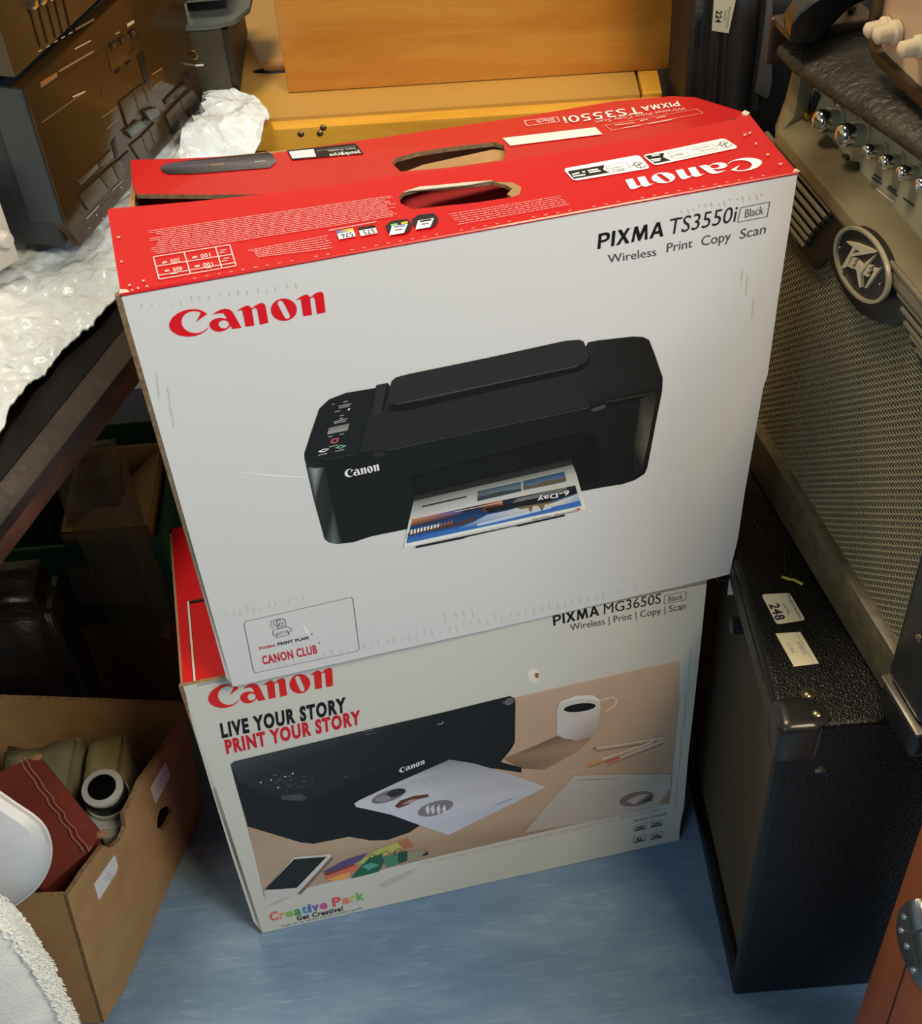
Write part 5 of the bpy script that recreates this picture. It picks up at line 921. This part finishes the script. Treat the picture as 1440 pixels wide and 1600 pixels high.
g = G(); g.slab([[out[0]+Ld*.004, bTl, bNl, out[-1]+Ld*.004]], V((0, .005, 0)), 0, 1, 0); g.build('end_panel', [M_kraft, M_flute], crt)
fT, fB = out[17], V((-.335, .930, .002)); g = G(); g.slab([[fT+V((-.006, 0, .0)), fT+V((-.27, .035, .005)), fB+V((-.30, .03, 0)), fB+V((-.02, 0, 0))]], V((0, .005, 0)), 0, 1, 0); g.build('end_panel', [M_kraft, M_flute], crt)
g = G(); g.slab([[out[-1]+Ld*.008+V((0, .008, .001)), bNl+V((0, .008, .001)), fB+V((-.29, .02, .001)), fB+V((-.024, -.004, .001))]], V((0, 0, .004)), 0, 1, 0); g.build('bottom_panel', [M_kraft, M_flute], crt)
M_lab = mat('label_white', (222, 226, 230), .5)
for q in ([(146, 1382), (178, 1336), (183, 1353), (180, 1364), (153, 1406)], [(234, 1232), (257, 1190), (265, 1212), (242, 1255)]):
    g = G(); g.slab([[bP(*p)+rnn*.0012 for p in q]], rnn*-.0008); lb = g.build('label', M_lab, crt)
    ik = Ink(bN, rnn, (226, 230, 234), .75, .0014); cx, cy = sum(p[0] for p in q)/len(q), sum(p[1] for p in q)/len(q)
    for k in range(3): ik.line((cx-5+k*4, cy+5+k*2), (cx+k*4, cy-6+k*2), .0012, (120, 120, 128))
    ik.done('printed_text', lb)
# brown leather case
M_leather = mat('oxblood_leather', (124, 56, 46), .42, var=(13, .3), bump=(120, .35)); M_thread = mat('pale_thread', (164, 112, 96), .8)
R1, R2, S1_, S2_, L1_, L2_ = onz(44, 1182, .250), onz(146, 1327, .236), onz(68, 1184, .247), onz(159, 1297, .232), onz(-70, 1235, .240), onz(66, 1392, .208)
lcz = thing('leather_case', (L1_+R2)/2-V((0, 0, .2)), 'worn reddish brown leather camera case with pale stitching in the open carton', 'case')
g = G(); dz = V((.0, .0, 1)); g.v = [L1_, L2_, R2, R1, S2_, S1_, V((*L1_.xy, .02))+V((-.02, 0, 0)), V((*L2_.xy, .02))+V((-.035, .012, 0)), V((*S2_.xy, .02))+V((-.062, 0, 0)), V((*S1_.xy, .02))+V((-.05, 0, 0))]
g.f = [(0, 1, 2, 3), (3, 2, 4, 5), (1, 7, 8, 4, 2), (0, 3, 5, 9, 6), (5, 4, 8, 9), (0, 6, 7, 1), (6, 9, 8, 7)]; g.m = [0]*7; g.build('body', M_leather, lcz, bevel=.005, seg=3)
for off in (0, .006):
    g = G(); pts = [R1.lerp(R2, i/18)+V((-.004-off, -.002, .0012+off*-.15)) + V((.0012*math.sin(i*1.9), .0008*math.cos(i*2.3), 0)) for i in range(19)]; g.tube(pts, .0008, 5); g.build('stitching', M_thread, lcz, smooth=True)
for c_ in (R1.lerp(S1_, .5), S2_.lerp(R2, .2)):
    g = G(); g.hexa(c_+V((-.005, -.004, -.004)), V((.009, 0, 0)), V((.002, .008, 0)), V((0, 0, .0052))); g.build('worn_corner', mat('bare_leather', (158, 116, 84), .9, bump=(150, .6)), lcz, bevel=.002)
# camera
Cc = onz(159, 1222, .215); cm = thing('camera', V((Cc.x, Cc.y, .10)), 'old silver camera with open lens mount lying in the open carton', 'camera')
M_sil = mat('satin_aluminium', (176, 184, 182), .34, .2); 
g = G(); g.lathe(V((Cc.x, Cc.y, .176)), (.0, -.12, 1), [(0, .0245), (.012, .0245), (.0125, .022)], 32); g.build('lens_base', M_sil, cm, smooth=True)
g = G(); g.lathe(V((Cc.x, Cc.y-.0015, .1885)), (.0, -.12, 1), [(0, .0228), (.011, .0228)], 32); g.build('focus_ring', mat('camera_black', (14, 14, 14), .5), cm, smooth=True)
g = G(); g.lathe(V((Cc.x, Cc.y-.003, .1995)), (.0, -.12, 1), [(0, .0185), (.006, .0185), (.008, .0222), (.0115, .0222), (.0122, .0160), (.0124, .0155)], 36); g.build('lens_mount', mat('bright_aluminium', (215, 218, 216), .2, .35), cm, smooth=True)
g = G(); g.lathe(V((Cc.x, Cc.y-.0045, .2120)), (.0, -.12, 1), [(0, .0152), (.0004, .0152)], 24); g.build('lens_glass', mat('lens_dark', (10, 14, 12), .06), cm)
g = G(); g.box(Cc.x-.028, Cc.x+.016, Cc.y-.034, Cc.y+.012, .12, .176); g.box(Cc.x-.006, Cc.x+.012, Cc.y-.042, Cc.y-.033, .14, .172); g.build('body', M_sil, cm, bevel=.004)
g = G(); g.box(Cc.x-.034, Cc.x-.0285, Cc.y-.02, Cc.y+.012, .14, .186); g.build('side_plate', mat('camera_black', (14, 14, 14), .5), cm, bevel=.001)
g = G(); g.box(Cc.x-.054, Cc.x-.026, Cc.y-.016, Cc.y+.012, .010, .1195); tag(g.build('black_pouch', M_nylon, bevel=.01, seg=3), 'black pouch underneath the silver camera in the carton', 'pouch')
M_khaki = mat('khaki_cloth', (124, 122, 92), .85, bump=(120, .3), var=(8, .2))
q = onz(118, 1186, .165); tag(softbox('khaki_hat', q.x-.085, q.x+.004, Cc.y+.020, .935, .012, .172, M_khaki, None, .017), 'folded khaki cloth hat behind the silver camera', 'hat')
q = onz(224, 1170, .17); tag(softbox('khaki_cloth', q.x-.064, q.x-.022, Cc.y+.022, .935, .012, .176, mat('khaki_cloth_light', (140, 134, 96), .85, bump=(120, .3)), None, .008), 'small khaki cloth bundle in the far right corner of the carton', 'cloth')
# black satchel
sat = tag(softbox('black_satchel', -.64, -.462, .992, 1.068, .002, .335, mat('black_leather', (22, 18, 17), .38, bump=(160, .3)), None, .010), 'black leather satchel standing behind the open carton', 'bag')
# dark carton, green crate and its contents
g = G(); g.box(-.80, -.345, 1.09, 1.34, .001, .160); M_dk = mat('brown_carton', (96, 62, 40), .85)
dc = thing('low_carton', V((-.57, 1.2, 0)), 'closed dark brown carton on the floor under the green crate', 'box'); g.build('body', M_dk, dc, bevel=.002)
M_green = mat('dark_green_plastic', (26, 78, 58), .5)
gx0, gx1, gy0, gy1, gz0, gz1 = -.74, -.352, 1.113, 1.335, .1615, .300
gc = thing('green_crate', V(((gx0+gx1)/2, 1.22, gz0)), 'dark green crate with grey label under the table', 'crate')
for nm, b in (('front_panel', (gx0, gx1, gy0, gy0+.006, gz0, gz1)), ('back_panel', (gx0, gx1, gy1-.006, gy1, gz0, gz1)), ('side_panel', (gx1-.006, gx1, gy0+.0062, gy1-.0062, gz0, gz1)), ('side_panel', (gx0, gx0+.006, gy0+.0062, gy1-.0062, gz0, gz1)), ('bottom_panel', (gx0+.0062, gx1-.0062, gy0+.0062, gy1-.0062, gz0, gz0+.005))):
    g = G(); g.box(*b); g.build(nm, M_green, gc, bevel=.001)
g = G(); q = [sight(u, v, (0, gy0-.001, 0), (0, 1, 0)) for u, v in ((102, 888), (211, 886), (227, 942), (122, 945))]; g.slab([q], (0, .0008, 0)); g.build('label', mat('grey_label', (112, 108, 98), .7), gc, label='blank grey label')
kz = .307; kb = thing('kraft_carton', V((-.45, 1.2, gz0+.006)), 'opened kraft cardboard box standing in the green crate', 'box')
kx0, kx1, ky0, ky1 = -.47, -.366, 1.126, 1.262
g = G(); g.box(kx0, kx1, ky0, ky0+.004, gz0+.006, .312); g.build('front_panel', M_kraft, kb); g = G(); g.box(kx1-.004, kx1, ky0+.0042, ky1, gz0+.006, .312); g.build('side_panel', M_kraft, kb)
g = G(); g.box(kx0, kx1, ky1, ky1+.004, gz0+.006, .318); g.build('back_panel', M_kraft, kb); g = G(); g.box(kx0, kx0+.004, ky0+.0042, ky1, gz0+.006, .312); g.build('side_panel', M_kraft, kb)
g = G(); g.slab([[V((kx0, ky0, .313)), V((kx1, ky0, .313)), V((kx1-.004, ky0+.05, .298)), V((kx0+.03, ky0+.062, .290))]], (0, 0, -.003)); g.build('flap', M_kraft, kb, label='folded kraft flap'); g = G(); g.slab([[V((kx1, ky0+.004, .3135)), V((kx1, ky1, .3135)), V((kx1-.042, ky1-.02, .286)), V((kx1-.050, ky0+.05, .290))]], (0, 0, -.003)); g.build('flap', M_kraft, kb, label='folded kraft flap')
M_blue = mat('blue_plastic', (28, 62, 140), .4)
bc = thing('blue_crate', V((-.40, 1.40, 0)), 'blue plastic lattice crate behind the green crate', 'crate'); yb2 = 1.35
bp2 = lambda u, v: sight(u, v, (0, yb2, 0), (0, 1, 0)); z1b, z0b = bp2(200, 690).z, bp2(210, 758).z; xb0, xb1 = -.52, -.345
g = G(); g.box(xb0, xb1, yb2-.004, yb2+.006, z0b-.006, z0b+.008); g.build('bottom_rail', M_blue, bc); g = G(); g.box(xb0, xb1, yb2-.004, yb2+.006, z1b, z1b+.012); g.build('top_rail', M_blue, bc)
g = G(); H_ = z1b-z0b
for i in range(-3, 12):
    for s_ in (1, -1):
        a = xb0+i*.017; b = a+s_*H_*.7
        if min(a, b) > xb0 and max(a, b) < xb1: g.tube([V((a, yb2, z0b)), V((b, yb2+.001, z1b))], .0018, 5)
g.build('lattice', M_blue, bc, kind='stuff'); g = G(); g.box(xb0, xb1, yb2+.012, yb2+.10, .002, z1b+.008); g.build('body', mat('blue_crate_dark', (18, 40, 96), .5), bc)
pm = mat('cloudy_plastic', (104, 97, 80), .35, bump=(30, .5)); pm.node_tree.nodes['Principled BSDF'].inputs['Alpha'].default_value = .45
q0, q1 = sight(118, 830, (0, 1.09, 0), (0, 1, 0)), sight(186, 690, (0, 1.09, 0), (0, 1, 0))
tag(softbox('plastic_bag', q0.x+.006, q1.x-.003, 1.066, 1.108, .175, q1.z-.01, pm, None, .008), 'cloudy clear plastic bag leaning on the green crate under the table', 'bag')
# white cushion and fleece at the lower left edge
M_cush = mat('white_satin', (228, 230, 232), .5, bump=(9, .3)); yq = .640
cu_ = [(-90, 1200), (-40, 1212), (0, 1238), (28, 1258), (52, 1273), (70, 1290), (79, 1312), (81, 1335), (74, 1362), (58, 1388), (36, 1406), (16, 1420), (-10, 1432), (-60, 1445), (-110, 1440)]
cu_ = smoothloop(cu_, 2)
csn = thing('cushion', sight(0, 1440, (0, yq, 0), (0, 1, 0)), 'smooth white cushion with rounded piped edge at the left, above the fleece', 'cushion')
g = G(); n = len(cu_); cpt = V((-25, 1330)); rings = [(1.0, 0), (.985, -.010), (.93, -.018), (.75, -.026), (.4, -.031)]
for s_, dy in rings: g.v += [sight(*(cpt+(V(p)-cpt)*s_), (0, yq+dy, 0), (0, 1, 0)) for p in cu_]
k = len(g.v); g.v.append(sight(*cpt, (0, yq-.032, 0), (0, 1, 0))); g.v += [sight(*p, (0, yq+.022, 0), (0, 1, 0)) for p in cu_]; g.v.append(sight(*cpt, (0, yq+.03, 0), (0, 1, 0)))
for r in range(len(rings)-1):
    for i in range(n): a, b = r*n+i, r*n+(i+1) % n; g.f.append((a, b, b+n, a+n)); g.m.append(0)
for i in range(n):
    g.f.append(((len(rings)-1)*n+i, (len(rings)-1)*n+(i+1) % n, k)); g.m.append(0); g.f.append((i, k+1+i, k+1+(i+1) % n, (i+1) % n)); g.m.append(0); g.f.append((k+1+(i+1) % n, k+1+i, k+1+n)); g.m.append(0)
g.build('cover', M_cush, csn, smooth=True)
g = G(); g.tube([sight(*(cpt+(V(p)-cpt)*.995), (0, yq-.004, 0), (0, 1, 0)) for p in cu_[4:-4]], .0014, 6); g.build('piping', M_cush, csn, smooth=True)
def fleecex(m, nt, b, mapped): b.inputs['Sheen Weight'].default_value = .4
M_fl = mat('white_fleece', (240, 242, 238), .95, bump=(260, .7), extra=fleecex)
fe = [(-.430, 0), (-.412, .05), (-.407, .12), (-.4035, .20), (-.399, .28), (-.399, .34), (-.402, .39), (-.408, .418), (-.425, .436), (-.46, .446)]
flo = thing('fleece', V((-.5, .56, 0)), 'thick white fleece pile with shaggy edge on the floor in the lower left corner', 'fleece')
g = G(); NR = 40
fz = [i/NR*.44 for i in range(NR+1)]
def fx_(z):
    for (xa, za), (xb_, zb) in zip(fe, fe[1:]):
        if za <= z <= zb: return xa+(xb_-xa)*(z-za)/(zb-za)
    return fe[-1][0]
prof_ = [(0, 1), (.35, .93), (.7, .72), (1, .35)]
for i, z in enumerate(fz):
    xr = fx_(z); row = [(-.66, .60), (xr-.03, .60), (xr-.004, .597), (xr, .585), (xr-.004, .572), (xr-.02, .556), (xr-.05, .545), (-.56, .54), (-.66, .54)]
    for j, (x, y) in enumerate(row):
        p = V((x, y, z)); k_ = .004*noise.noise(p*38)+.0025*noise.noise(p*110); sc_ = 1 if 0 < j < 8 else 0
        if z > .40: y2 = .57+(y-.57)*max(.15, 1-(z-.40)/.05*.8); p.y = y2
        g.v.append(p+V((k_*sc_, -k_*sc_, 0)))
m_ = 9
for i in range(NR):
    for j in range(m_): a, b = i*m_+j, i*m_+(j+1) % m_; g.f.append((a, b, b+m_, a+m_)); g.m.append(0)
g.f.append(tuple(range(m_))[::-1]); g.m.append(0); g.f.append(tuple(NR*m_+j for j in range(m_))); g.m.append(0)
g.build('pile', M_fl, flo, smooth=True)
g = G(); rnd = random.Random(3)
for i in range(1500):
    z = rnd.uniform(.02, .435); x = fx_(z)-.001; y = .585+rnd.uniform(-.022, .008); p = V((x, y, z)); d = V((rnd.uniform(.4, 1), rnd.uniform(-.7, .2), rnd.uniform(-.6, .6))).normalized(); L_ = rnd.uniform(.001, .0038)
    g.tube([p-d*.002, p+d*L_*.6, p+d*L_+V((0, 0, -.0015))], [.0007, .0006, .0002], 3)
g.build('shaggy_edge', M_fl, flo, kind='stuff')
